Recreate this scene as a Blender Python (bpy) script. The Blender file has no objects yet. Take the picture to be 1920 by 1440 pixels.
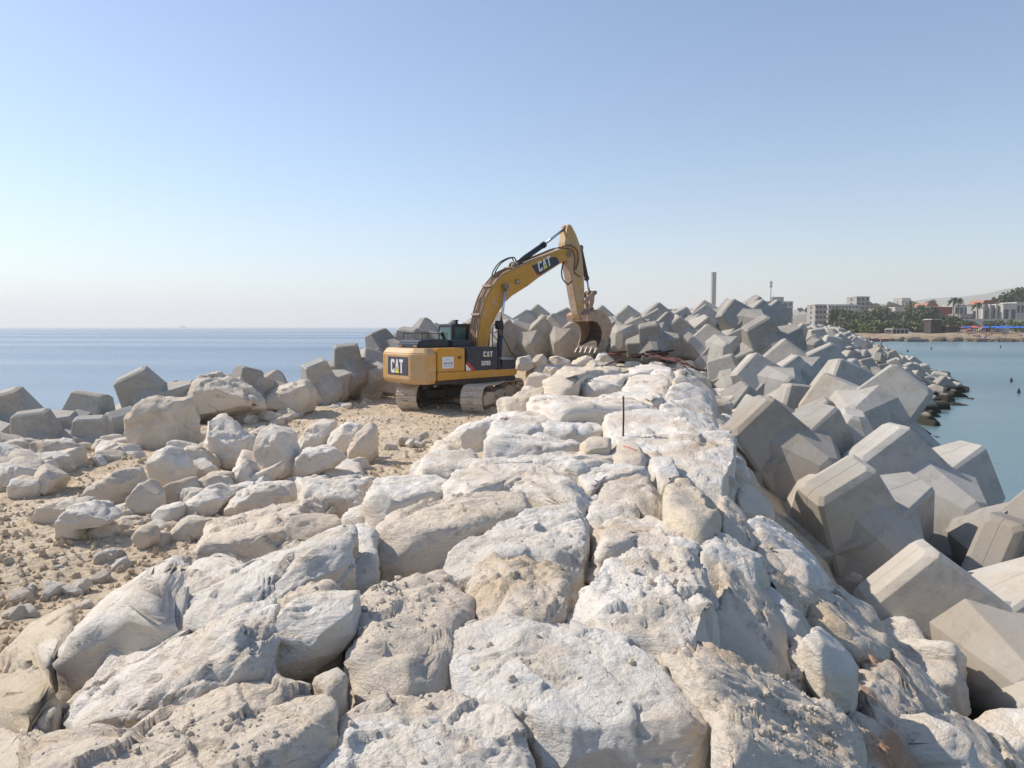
import bpy, bmesh, math, random
import numpy as np
from mathutils import Vector, Matrix, Euler
RAD = math.radians
scene = bpy.context.scene
COL = scene.collection
random.seed(7)

# ------------------------------------------------------------------ camera
CAMZ = 4.4
FOC = 1400.0
PITCH = math.atan(107 / 1400.0)
cam_d = bpy.data.cameras.new('camera')
cam = bpy.data.objects.new('camera', cam_d)
COL.objects.link(cam)
cam.location = (0, 0, CAMZ)
cam.rotation_euler = (math.pi / 2 - PITCH, 0, 0)
cam_d.sensor_width = 36
cam_d.lens = 36 * FOC / 1920
cam_d.clip_start = 0.1
cam_d.clip_end = 60000
scene.camera = cam

# ------------------------------------------------------------------ sky, sun, exposure
SUN_AZ, SUN_EL = RAD(-70), RAD(42)
world = bpy.data.worlds.new('World')
scene.world = world
world.use_nodes = True
wn, wl = world.node_tree.nodes, world.node_tree.links
wn.clear()
wo = wn.new('ShaderNodeOutputWorld'); wb = wn.new('ShaderNodeBackground'); sk = wn.new('ShaderNodeTexSky')
sk.sky_type = 'NISHITA'; sk.sun_disc = False
sk.sun_elevation = SUN_EL; sk.sun_rotation = SUN_AZ
sk.altitude = 0; sk.air_density = 1.0; sk.dust_density = 0.55; sk.ozone_density = 3.5
wb.inputs['Strength'].default_value = 0.115
wl.new(sk.outputs[0], wb.inputs[0]); wl.new(wb.outputs[0], wo.inputs[0])
sd = bpy.data.lights.new('sun', 'SUN'); so = bpy.data.objects.new('sun', sd); COL.objects.link(so)
sd.energy = 3.7; sd.angle = RAD(0.6); sd.color = (1.0, 0.91, 0.79)
sdir = Vector((math.sin(SUN_AZ) * math.cos(SUN_EL), math.cos(SUN_AZ) * math.cos(SUN_EL), math.sin(SUN_EL)))
so.rotation_euler = sdir.to_track_quat('Z', 'Y').to_euler()
so.location = (-30, 20, 40)
scene.view_settings.view_transform = 'Standard'
scene.view_settings.look = 'None'
scene.view_settings.exposure = 0.48
scene.view_settings.gamma = 1.0
try:
    scene.cycles.volume_bounces = 1
    scene.cycles.max_bounces = 6
except Exception:
    pass

# ------------------------------------------------------------------ helpers
def ray(u, v):
    x = (u - 960) / FOC; z = -(v - 720) / FOC
    c, s = math.cos(PITCH), math.sin(PITCH)
    return Vector((x, c + z * s, -s + z * c))

def at(u, v, d):
    """world point on the line of sight of a photo point, d metres forward"""
    r = ray(u, v); return Vector((r.x / r.y * d, d, CAMZ + r.z / r.y * d))

def tag(o, label=None, cat=None, group=None, kind=None):
    if label: o['label'] = label
    if cat: o['category'] = cat
    if group: o['group'] = group
    if kind: o['kind'] = kind
    return o

def empty(name, loc, rz=0.0):
    o = bpy.data.objects.new(name, None); COL.objects.link(o)
    o.location = loc; o.rotation_euler = (0, 0, rz); o.empty_display_size = 0.3
    return o

def link_mesh(name, me, parent=None, loc=None, rot=None):
    o = bpy.data.objects.new(name, me); COL.objects.link(o)
    if parent: o.parent = parent
    if loc is not None: o.location = loc
    if rot is not None: o.rotation_euler = rot
    return o

def mesh_np(name, verts, faces, mats, smooth=True, midx=None):
    me = bpy.data.meshes.new(name)
    verts = np.asarray(verts, dtype=np.float64); faces = np.asarray(faces, dtype=np.int32)
    nf, k = faces.shape
    me.vertices.add(len(verts)); me.vertices.foreach_set('co', verts.ravel())
    me.loops.add(nf * k); me.loops.foreach_set('vertex_index', faces.ravel())
    me.polygons.add(nf)
    me.polygons.foreach_set('loop_start', np.arange(0, nf * k, k, dtype=np.int32))
    try: me.polygons.foreach_set('loop_total', np.full(nf, k, dtype=np.int32))
    except Exception: pass
    me.polygons.foreach_set('use_smooth', np.full(nf, smooth, dtype=bool))
    for m in (mats if isinstance(mats, (list, tuple)) else [mats]): me.materials.append(m)
    if midx is not None: me.polygons.foreach_set('material_index', np.asarray(midx, dtype=np.int32))
    me.update(calc_edges=True); me.validate()
    return me

# numpy gradient-free value noise
def _hash(ix, iy, iz, seed):
    h = (ix * 374761393 + iy * 668265263 + iz * 2147483647 + seed * 974711) & 0xFFFFFFFF
    h = ((h ^ (h >> 13)) * 1274126177) & 0xFFFFFFFF
    h = h ^ (h >> 16)
    return (h & 0xFFFFFF) / float(0xFFFFFF) * 2 - 1

def vnoise(p, seed=0):
    p = np.asarray(p); i = np.floor(p).astype(np.int64); f = p - i
    f = f * f * f * (f * (f * 6 - 15) + 10)
    r = 0
    for a in (0, 1):
        wx = f[:, 0] if a else 1 - f[:, 0]
        for b in (0, 1):
            wy = f[:, 1] if b else 1 - f[:, 1]
            for c in (0, 1):
                wz = f[:, 2] if c else 1 - f[:, 2]
                r = r + wx * wy * wz * _hash(i[:, 0] + a, i[:, 1] + b, i[:, 2] + c, seed)
    return r

_RM = np.array(Euler((0.7, 0.4, 1.1)).to_matrix())
def fbm(p, oct=4, seed=0, gain=0.5, lac=2.03, ridged=False):
    r = 0; a = 1.0; q = np.asarray(p, dtype=np.float64)
    for o in range(oct):
        n = vnoise(q, seed + o * 17)
        if ridged: n = 1 - 2 * np.abs(n)
        r = r + a * n; a *= gain; q = (q @ _RM.T) * lac + 3.7
    return r

# ------------------------------------------------------------------ materials
def facets(p, seed=0):
    """cellular field: every cell is a tilted plane, so a surface breaks into chipped facets"""
    p = np.asarray(p); i0 = np.floor(p).astype(np.int64); best = np.full(len(p), 1e9); val = np.zeros(len(p))
    for a in (-1, 0, 1):
        for b in (-1, 0, 1):
            for c in (-1, 0, 1):
                ix, iy, iz = i0[:, 0] + a, i0[:, 1] + b, i0[:, 2] + c
                h = [_hash(ix, iy, iz, seed + k) for k in range(6)]
                dx = p[:, 0] - ix - .5 - .45 * h[0]; dy = p[:, 1] - iy - .5 - .45 * h[1]; dz = p[:, 2] - iz - .5 - .45 * h[2]
                d2 = dx * dx + dy * dy + dz * dz; m = d2 < best
                best = np.where(m, d2, best); val = np.where(m, h[3] * dx + h[4] * dy + h[5] * dz + .05 * (h[3] + h[4] * h[5]), val)
    return val

def nodes(name):
    m = bpy.data.materials.new(name); m.use_nodes = True
    nt = m.node_tree; b = nt.nodes['Principled BSDF']
    return m, nt, b

def nd(nt, t, **kw):
    n = nt.nodes.new(t)
    for k, v in kw.items():
        if k in n.inputs.keys(): n.inputs[k].default_value = v
        else: setattr(n, k, v)
    return n

def ramp(nt, fac, stops):
    r = nt.nodes.new('ShaderNodeValToRGB'); e = r.color_ramp.elements
    while len(e) < len(stops): e.new(0.5)
    for i, (p, c) in enumerate(stops):
        e[i].position = p; e[i].color = (c[0], c[1], c[2], 1) if not isinstance(c, (int, float)) else (c, c, c, 1)
    nt.links.new(fac, r.inputs[0]); return r.outputs[0]

def mix(nt, fac, a, b, mode='MIX'):
    m = nt.nodes.new('ShaderNodeMix'); m.data_type = 'RGBA'; m.blend_type = mode
    for s, v in ((0, fac), (6, a), (7, b)):
        if hasattr(v, 'default_value') or hasattr(v, 'is_output'): nt.links.new(v, m.inputs[s])
        elif isinstance(v, (int, float)): m.inputs[s].default_value = v if s == 0 else (v, v, v, 1)
        else: m.inputs[s].default_value = (*v, 1)
    return m.outputs[2]

def math_n(nt, op, a, b=None, clamp=False):
    m = nt.nodes.new('ShaderNodeMath'); m.operation = op; m.use_clamp = clamp
    for s, v in ((0, a), (1, b)):
        if v is None: continue
        if hasattr(v, 'is_output'): nt.links.new(v, m.inputs[s])
        else: m.inputs[s].default_value = v
    return m.outputs[0]

def noise_n(nt, vec, scale, detail=4, rough=0.55, dist=0.0, typ=None):
    n = nt.nodes.new('ShaderNodeTexNoise'); n.inputs['Scale'].default_value = scale
    n.inputs['Detail'].default_value = detail; n.inputs['Roughness'].default_value = rough
    n.inputs['Distortion'].default_value = dist
    if vec is not None: nt.links.new(vec, n.inputs['Vector'])
    return n.outputs[0]

def bump(nt, h, strength, dist, prev=None):
    b = nt.nodes.new('ShaderNodeBump'); b.inputs['Strength'].default_value = strength
    b.inputs['Distance'].default_value = dist; nt.links.new(h, b.inputs['Height'])
    if prev is not None: nt.links.new(prev, b.inputs['Normal'])
    return b.outputs[0]

def limestone(name, white, cream, dust, dust_amt, stain=0.0, bumpk=1.0):
    m, nt, b = nodes(name); L = nt.links
    tc = nt.nodes.new('ShaderNodeTexCoord'); oi = nt.nodes.new('ShaderNodeObjectInfo')
    add = nt.nodes.new('ShaderNodeVectorMath'); add.operation = 'ADD'
    sc = nt.nodes.new('ShaderNodeVectorMath'); sc.operation = 'SCALE'; sc.inputs[3].default_value = 1.0
    comb = nt.nodes.new('ShaderNodeCombineXYZ')
    rr = math_n(nt, 'MULTIPLY', oi.outputs['Random'], 37.0)
    for i in range(3): L.new(rr, comb.inputs[i])
    L.new(tc.outputs['Object'], add.inputs[0]); L.new(comb.outputs[0], add.inputs[1])
    v = add.outputs[0]
    st = nt.nodes.new('ShaderNodeMapping'); st.inputs['Scale'].default_value = (1.0, 1.0, 3.0)
    st.inputs['Rotation'].default_value = (0.35, -0.25, 0.5); L.new(v, st.inputs[0]); vs = st.outputs[0]
    n1 = noise_n(nt, v, 1.3, 5, 0.6, 0.6); n2 = noise_n(nt, vs, 6.0, 9, 0.72); n3 = noise_n(nt, v, 26, 5, 0.7)
    c = mix(nt, ramp(nt, n1, [(0.38, 0), (0.62, 1)]), white, cream)
    c = mix(nt, ramp(nt, n2, [(0.3, 0.22), (0.6, 0.0)]), c, tuple(x * 0.78 for x in cream))
    # tan dust lying on upward faces, broken up by noise
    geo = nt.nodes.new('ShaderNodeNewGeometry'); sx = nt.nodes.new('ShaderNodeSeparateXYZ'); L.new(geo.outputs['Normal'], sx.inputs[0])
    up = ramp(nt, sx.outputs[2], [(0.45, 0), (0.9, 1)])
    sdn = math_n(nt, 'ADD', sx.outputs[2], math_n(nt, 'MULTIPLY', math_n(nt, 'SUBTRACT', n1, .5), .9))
    c = mix(nt, ramp(nt, sdn, [(0.05, .6), (0.5, 0)]), c, (0.80, 0.70, 0.57))  # beige on steep and downward faces, warm shade painted into the colour
    dn = noise_n(nt, v, 1.9, 6, 0.62, 0.3)
    dm = ramp(nt, math_n(nt, 'ADD', dn, math_n(nt, 'MULTIPLY', oi.outputs['Random'], 0.14)), [(0.56 - dust_amt * .3, 0), (0.70 - dust_amt * .3, 1)])
    df = math_n(nt, 'MULTIPLY', math_n(nt, 'MULTIPLY', up, dm), 0.85)
    c = mix(nt, df, c, dust)
    # grains of soil
    vo = nt.nodes.new('ShaderNodeTexVoronoi'); vo.inputs['Scale'].default_value = 14; L.new(v, vo.inputs['Vector'])
    gr = ramp(nt, vo.outputs['Distance'], [(0.10, 1), (0.2, 0)])
    c = mix(nt, math_n(nt, 'MULTIPLY', math_n(nt, 'MULTIPLY', gr, df), 0.55), c, tuple(x * 0.6 for x in dust))
    # ochre stain in seams
    on = noise_n(nt, v, 1.1, 4, 0.5, 1.0)
    of = ramp(nt, on, [(0.58 - stain * .12, 0), (0.74 - stain * .12, 0.35 + stain * 0.5)])
    c = mix(nt, of, c, (0.50, 0.33, 0.14) if stain < .5 else (0.45, 0.20, 0.08))
    # per stone tone
    tone = ramp(nt, oi.outputs['Random'], [(0, 0.90), (1, 1.03)])
    c = mix(nt, 1.0, c, tone, 'MULTIPLY')
    L.new(c, b.inputs['Base Color']); b.inputs['Roughness'].default_value = 0.92
    b.inputs['Specular IOR Level'].default_value = 0.2
    h = math_n(nt, 'ADD', math_n(nt, 'MULTIPLY', n2, 1.0), math_n(nt, 'MULTIPLY', n3, 0.35))
    cr = nt.nodes.new('ShaderNodeTexVoronoi'); cr.feature = 'DISTANCE_TO_EDGE'; cr.inputs['Scale'].default_value = 2.6
    dv = nt.nodes.new('ShaderNodeVectorMath'); dv.operation = 'ADD'
    nv = nt.nodes.new('ShaderNodeTexNoise'); nv.inputs['Scale'].default_value = 3; L.new(vs, nv.inputs['Vector'])
    L.new(vs, dv.inputs[0]); L.new(nv.outputs[1], dv.inputs[1]); L.new(dv.outputs[0], cr.inputs['Vector'])
    ck = ramp(nt, cr.outputs['Distance'], [(0.0, 0), (0.05, 1)])
    nm = bump(nt, h, 0.8 * bumpk, 0.07)
    nm = bump(nt, ck, 0.28 * bumpk, 0.02, nm)
    L.new(nm, b.inputs['Normal'])
    return m

WHITE = (0.87, 0.83, 0.765); CREAM = (0.80, 0.73, 0.63); DUST = (0.70, 0.60, 0.48)
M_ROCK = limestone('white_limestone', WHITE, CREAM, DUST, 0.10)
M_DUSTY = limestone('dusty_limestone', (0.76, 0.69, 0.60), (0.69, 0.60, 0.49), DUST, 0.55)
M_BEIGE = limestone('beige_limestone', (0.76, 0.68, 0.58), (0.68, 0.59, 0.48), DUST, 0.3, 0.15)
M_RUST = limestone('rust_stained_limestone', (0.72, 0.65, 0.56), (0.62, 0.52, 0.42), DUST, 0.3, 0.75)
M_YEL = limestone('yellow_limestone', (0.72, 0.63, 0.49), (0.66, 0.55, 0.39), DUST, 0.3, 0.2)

def mat_concrete():
    m, nt, b = nodes('cast_concrete'); L = nt.links
    tc = nt.nodes.new('ShaderNodeTexCoord'); oi = nt.nodes.new('ShaderNodeObjectInfo'); geo = nt.nodes.new('ShaderNodeNewGeometry')
    v = tc.outputs['Object']
    n1 = noise_n(nt, v, 0.9, 5, 0.6, 0.3); n2 = noise_n(nt, v, 9, 6, 0.7); n3 = noise_n(nt, v, 60, 3, 0.6)
    c = mix(nt, ramp(nt, n1, [(0.32, 0), (0.68, 1)]), (0.39, 0.37, 0.335), (0.50, 0.47, 0.42))
    c = mix(nt, ramp(nt, n2, [(0.35, 0.22), (0.65, 0)]), c, (0.33, 0.30, 0.26))
    # earth and rust stains
    n4 = noise_n(nt, geo.outputs['Position'], 0.35, 4, 0.55, 0.5)
    c = mix(nt, ramp(nt, n4, [(0.50, 0), (0.70, 0.55)]), c, (0.43, 0.33, 0.22))
    n5 = noise_n(nt, v, 2.4, 7, 0.72, 1.2); c = mix(nt, ramp(nt, n5, [(0.52, 0), (0.66, 0.6)]), c, (0.30, 0.27, 0.23))
    mp = nt.nodes.new('ShaderNodeMapping'); mp.inputs['Scale'].default_value = (5, 5, .5); L.new(geo.outputs['Position'], mp.inputs[0])
    n6 = noise_n(nt, mp.outputs[0], 1.2, 5, .6); c = mix(nt, ramp(nt, n6, [(0.58, 0), (0.70, 0.3)]), c, (0.55, 0.50, 0.42))
    tone = ramp(nt, oi.outputs['Random'], [(0, 0.72), (1, 1.10)])
    c = mix(nt, 1.0, c, tone, 'MULTIPLY')
    # waterline: wet, weedy concrete
    sx = nt.nodes.new('ShaderNodeSeparateXYZ'); L.new(geo.outputs['Position'], sx.inputs[0])
    wz = math_n(nt, 'ADD', sx.outputs[2], math_n(nt, 'MULTIPLY', n4, 0.7))
    c = mix(nt, ramp(nt, math_n(nt, 'MULTIPLY', wz, 0.5), [(0.35, 1), (0.48, 0)]), c, (0.035, 0.032, 0.022))
    # blow holes
    vo = nt.nodes.new('ShaderNodeTexVoronoi'); vo.inputs['Scale'].default_value = 7; L.new(v, vo.inputs['Vector'])
    pit = ramp(nt, vo.outputs['Distance'], [(0.035, 0), (0.06, 1)])
    c = mix(nt, 1.0, c, mix(nt, pit, (0.6, 0.6, 0.6), (1, 1, 1)), 'MULTIPLY')
    # formwork joint
    s2 = nt.nodes.new('ShaderNodeSeparateXYZ'); L.new(v, s2.inputs[0])
    jl = math_n(nt, 'ABSOLUTE', s2.outputs[1]); jf = ramp(nt, jl, [(0.006, 0), (0.014, 1)])
    c = mix(nt, 1.0, c, mix(nt, jf, (0.86, 0.85, 0.82), (1, 1, 1)), 'MULTIPLY')
    L.new(c, b.inputs['Base Color']); b.inputs['Roughness'].default_value = 0.85
    b.inputs['Specular IOR Level'].default_value = 0.25
    nm = bump(nt, math_n(nt, 'ADD', n2, math_n(nt, 'MULTIPLY', n3, 0.3)), 0.25, 0.03)
    nm = bump(nt, pit, 0.4, 0.01, nm); nm = bump(nt, jf, 0.4, 0.01, nm)
    L.new(nm, b.inputs['Normal'])
    return m
M_CONC = mat_concrete()

def mat_ground():
    m, nt, b = nodes('limestone_rubble_soil'); L = nt.links
    geo = nt.nodes.new('ShaderNodeNewGeometry'); v = geo.outputs['Position']
    n1 = noise_n(nt, v, 0.35, 5, 0.6, 0.5); n2 = noise_n(nt, v, 3.0, 8, 0.7); n3 = noise_n(nt, v, 18, 5, 0.7)
    c = mix(nt, ramp(nt, n1, [(0.4, 0), (0.6, 1)]), (0.60, 0.475, 0.325), (0.62, 0.51, 0.375))
    c = mix(nt, ramp(nt, n2, [(0.42, 0), (0.62, 0.7)]), c, (0.72, 0.62, 0.49))
    c = mix(nt, ramp(nt, n3, [(0.35, 0.55), (0.55, 0)]), c, (0.46, 0.34, 0.21))
    L.new(c, b.inputs['Base Color']); b.inputs['Roughness'].default_value = 0.95
    b.inputs['Specular IOR Level'].default_value = 0.115
    vo = nt.nodes.new('ShaderNodeTexVoronoi'); vo.inputs['Scale'].default_value = 9; L.new(v, vo.inputs['Vector'])
    vi = math_n(nt, 'SUBTRACT', 1.0, vo.outputs['Distance'])
    nm = bump(nt, vi, 0.6, 0.06); nm = bump(nt, n2, 0.9, 0.10, nm); nm = bump(nt, n3, 0.7, 0.03, nm)
    L.new(nm, b.inputs['Normal']); return m
M_GROUND = mat_ground()

def plain(name, col, rough=0.6, metal=0.0, var=0.0, vscale=4.0, dirt=None, dirt_lo=0.55, bumps=0.0, spec=0.5):
    m, nt, b = nodes(name)
    tc = nt.nodes.new('ShaderNodeTexCoord'); v = tc.outputs['Object']
    n = noise_n(nt, v, vscale, 6, 0.65, 0.3)
    c = mix(nt, ramp(nt, n, [(0.3, 0), (0.7, 1)]), tuple(x * (1 - var) for x in col), tuple(min(1, x * (1 + var)) for x in col))
    if dirt is not None:
        d = noise_n(nt, v, vscale * 0.6, 7, 0.7, 0.8)
        c = mix(nt, ramp(nt, d, [(dirt_lo, 0), (dirt_lo + 0.16, 0.85)]), c, dirt)
    nt.links.new(c, b.inputs['Base Color'])
    b.inputs['Roughness'].default_value = rough; b.inputs['Metallic'].default_value = metal
    b.inputs['Specular IOR Level'].default_value = spec
    if bumps: nt.links.new(bump(nt, n, bumps, 0.05), b.inputs['Normal'])
    return m

DIRT = (0.42, 0.32, 0.23)
def paint_yellow(name, dust_h):
    m, nt, b = nodes(name); L = nt.links
    tc = nt.nodes.new('ShaderNodeTexCoord'); v = tc.outputs['Object']
    n = noise_n(nt, v, 3.5, 7, 0.7, 0.5)
    c = mix(nt, ramp(nt, n, [(0.3, 0), (0.7, 1)]), (0.50, 0.235, 0.016), (0.58, 0.29, 0.03))
    d = noise_n(nt, v, 1.6, 7, 0.68, 0.8)
    c = mix(nt, ramp(nt, d, [(dust_h, 0), (dust_h + 0.18, 0.8)]), c, (0.50, 0.36, 0.22))
    sc = nt.nodes.new('ShaderNodeMapping'); sc.inputs['Scale'].default_value = (1.2, 1.2, 9); L.new(v, sc.inputs[0])
    r = noise_n(nt, sc.outputs[0], 2.2, 5, 0.7)
    c = mix(nt, ramp(nt, r, [(0.62, 0), (0.70, 0.75)]), c, (0.26, 0.11, 0.04))
    L.new(c, b.inputs['Base Color']); b.inputs['Roughness'].default_value = 0.5
    return m
M_YP = paint_yellow('yellow_machine_paint', 0.52)
M_YD = paint_yellow('dusty_yellow_paint', 0.36)
M_NAVY = plain('dark_blue_black_paint', (0.012, 0.017, 0.035), 0.35, 0, 0.2, 3, (0.12, 0.11, 0.11), 0.6)
M_BLACK = plain('black_rubber', (0.012, 0.012, 0.014), 0.6, 0, 0.2, 6, (0.10, 0.08, 0.06), 0.6)
M_GREYP = plain('grey_logo_panel_paint', (0.05, 0.052, 0.065), 0.5, 0, 0.2, 5, DIRT, 0.62)
M_WHITEP = plain('white_lettering', (0.72, 0.72, 0.72), 0.5, 0, 0.05)
M_YELL = plain('yellow_triangle_decal', (0.75, 0.62, 0.08), 0.5, 0, 0.05)
M_REDP = plain('red_decal', (0.55, 0.03, 0.03), 0.5, 0, 0.05)
M_BLUEL = plain('blue_lettering', (0.08, 0.16, 0.40), 0.5)
M_TRACK = plain('dusty_track_steel', (0.52, 0.45, 0.37), 0.8, 0, 0.18, 6, (0.27, 0.21, 0.16), 0.62, 0.3)
M_TRDK = plain('muddy_track_metal', (0.22, 0.165, 0.12), 0.85, 0, 0.3, 6, (0.10, 0.07, 0.05), 0.55, 0.3)
M_UNDER = plain('dark_underframe_paint', (0.045, 0.037, 0.032), 0.75, 0, 0.3, 4, (0.16, 0.12, 0.09), 0.6)
M_BUCK = plain('muddy_worn_steel', (0.42, 0.29, 0.205), 0.7, 0.1, 0.25, 4, (0.24, 0.13, 0.08), 0.55, 0.4)
M_BUCKIN = plain('dark_worn_bucket_steel', (0.10, 0.075, 0.06), 0.55, 0.3, 0.3, 5, (0.34, 0.27, 0.21), 0.60, 0.4)
M_TOOTH = plain('scraped_tooth_steel', (0.27, 0.235, 0.20), 0.55, 0.3, 0.25, 8)
M_CHROME = plain('chrome_rod', (0.55, 0.60, 0.66), 0.22, 1.0, 0.05)
M_HOSE = plain('dusty_rubber_hose', (0.16, 0.09, 0.05), 0.7, 0, 0.3, 8)
M_STICKD = plain('dried_mud_on_arm', (0.48, 0.35, 0.25), 0.8, 0, 0.2, 4, (0.36, 0.18, 0.08), 0.6, 0.3)
M_RUST2 = plain('rusty_steel', (0.10, 0.038, 0.028), 0.85, 0.1, 0.3, 30)
def glass():
    m, nt, b = nodes('tinted_cab_glass')
    b.inputs['Base Color'].default_value = (0.10, 0.24, 0.22, 1); b.inputs['Roughness'].default_value = 0.08
    b.inputs['Specular IOR Level'].default_value = 0.8
    b.inputs['Transmission Weight'].default_value = 0.35
    return m
M_GLASS = glass()

# ------------------------------------------------------------------ terrain functions (water z = 0)
GZ = 1.3
def smooth(a): a = np.clip(a, 0, 1); return a * a * (3 - 2 * a)
def crest_z(y): return 2.8 + 0.4 * np.clip((np.asarray(y, float) - 8) / 25, 0, 1)
def x_right(y): return np.interp(y, [-10, 0, 32, 37, 50, 66, 100, 140, 160], [-1.5, 0.3, 7.2, 10.5, 19, 27, 41, 59, 68])
def x_left(y): return np.interp(y, [-10, 3, 7, 12, 18, 26, 31, 34, 40, 60, 100, 140], [-1.6, -1.6, -2.0, -0.6, 0.6, 1.3, 1.3, -1.0, -4, 15, 30, 50])
def k_left(y): return np.interp(y, [0, 9, 14], [.62, .62, 1.9])
def k_right(y): return np.interp(y, [0, 18, 30, 45], [.70, .66, .50, .42])
def x_arm(y): return np.interp(y, [-10, 5, 18, 34, 40, 60, 100, 140], [-24, -18, -12.4, -5.4, -4, 8, 27, 49])
def surf(x, y):
    x = np.asarray(x, float); y = np.asarray(y, float)
    cz = crest_z(y); z = cz - k_left(y) * np.maximum(x_left(y) - x, 0)
    z = np.maximum(z, GZ + 0 * x)
    z = np.where(x > x_right(y), cz - k_right(y) * (x - x_right(y)), z)
    # seaward shoulder
    z = np.where(x < x_arm(y), np.minimum(z, GZ - 0.6 * (x_arm(y) - x)), z)
    # head of the breakwater
    z = np.where(y > 140, np.minimum(z, cz - 0.6 * (y - 140)), z)
    return z
def surf1(x, y): return float(surf(np.array([x]), np.array([y]))[0])
def hit(u, v, lift=0.0, dmin=1.2, dmax=120):
    """first point of the boulder surface seen at a photo point"""
    r = ray(u, v); r = r / r.y
    ds = np.geomspace(dmin, dmax, 900)
    f = CAMZ + r.z * ds - surf(r.x * ds, ds) - lift
    k = np.argmax(f < 0)
    if f[k] >= 0: k = len(ds) - 1
    d0, d1 = ds[max(k - 1, 0)], ds[k]; f0, f1 = f[max(k - 1, 0)], f[k]
    t = f0 / (f0 - f1) if f0 != f1 else 0
    d = d0 + (d1 - d0) * min(max(t, 0), 1)
    return Vector((r.x * d, d, CAMZ + r.z * d))

# ------------------------------------------------------------------ rocks
_cs = {}
def cube_sphere(N):
    if N in _cs: return _cs[N]
    g = np.tan(np.linspace(-1, 1, N + 1) * math.pi / 4)
    A, B = np.meshgrid(g, g, indexing='ij'); one = np.ones_like(A)
    V = []; Fc = []; n = (N + 1) ** 2
    idx = np.arange(n).reshape(N + 1, N + 1)
    q = np.stack([idx[:-1, :-1], idx[1:, :-1], idx[1:, 1:], idx[:-1, 1:]], -1).reshape(-1, 4)
    for k, (X, Y, Z, fl) in enumerate([(one, A, B, 0), (-one, A, B, 1), (A, one, B, 1), (A, -one, B, 0), (A, B, one, 0), (A, B, -one, 1)]):
        V.append(np.stack([X, Y, Z], -1).reshape(-1, 3)); f = q + k * n
        Fc.append(f[:, ::-1] if fl else f)
    V = np.concatenate(V); Fc = np.concatenate(Fc)
    key = np.round(V * 1e5).astype(np.int64)
    _, first, inv = np.unique(key, axis=0, return_index=True, return_inverse=True)
    inv = inv.ravel(); V = V[first]; Fc = inv[Fc]
    V = V / np.linalg.norm(V, axis=1, keepdims=True)
    _cs[N] = (V, Fc); return _cs[N]

def vnormals(V, Fc):
    a, b, c, d = (V[Fc[:, i]] for i in range(4))
    fn = np.cross(c - a, d - b); n = np.zeros_like(V)
    for i in range(4): np.add.at(n, Fc[:, i], fn)
    return n / np.maximum(np.linalg.norm(n, axis=1, keepdims=True), 1e-12)

def star(poly, th):
    """radius of a polygon about the origin in directions th"""
    P = np.asarray(poly); Q = np.roll(P, -1, 0); R = np.zeros_like(th)
    d = np.stack([np.cos(th), np.sin(th)], -1)
    for p, q in zip(P, Q):
        e = q - p; den = d[:, 0] * e[1] - d[:, 1] * e[0]
        den = np.where(np.abs(den) < 1e-9, 1e-9, den)
        t = (p[0] * e[1] - p[1] * e[0]) / den
        s = (p[0] * d[:, 1] - p[1] * d[:, 0]) / den
        ok = (t > 0) & (s >= -0.001) & (s <= 1.001)
        R = np.where(ok, np.maximum(R, t), R)
    return R

def centroid(P):
    P = np.asarray(P); Q = np.roll(P, -1, 0); c = P[:, 0] * Q[:, 1] - Q[:, 0] * P[:, 1]
    a = c.sum() / 2
    if abs(a) < 1e-6: return P.mean(0)
    return ((P + Q) * c[:, None]).sum(0) / (6 * a)

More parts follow.
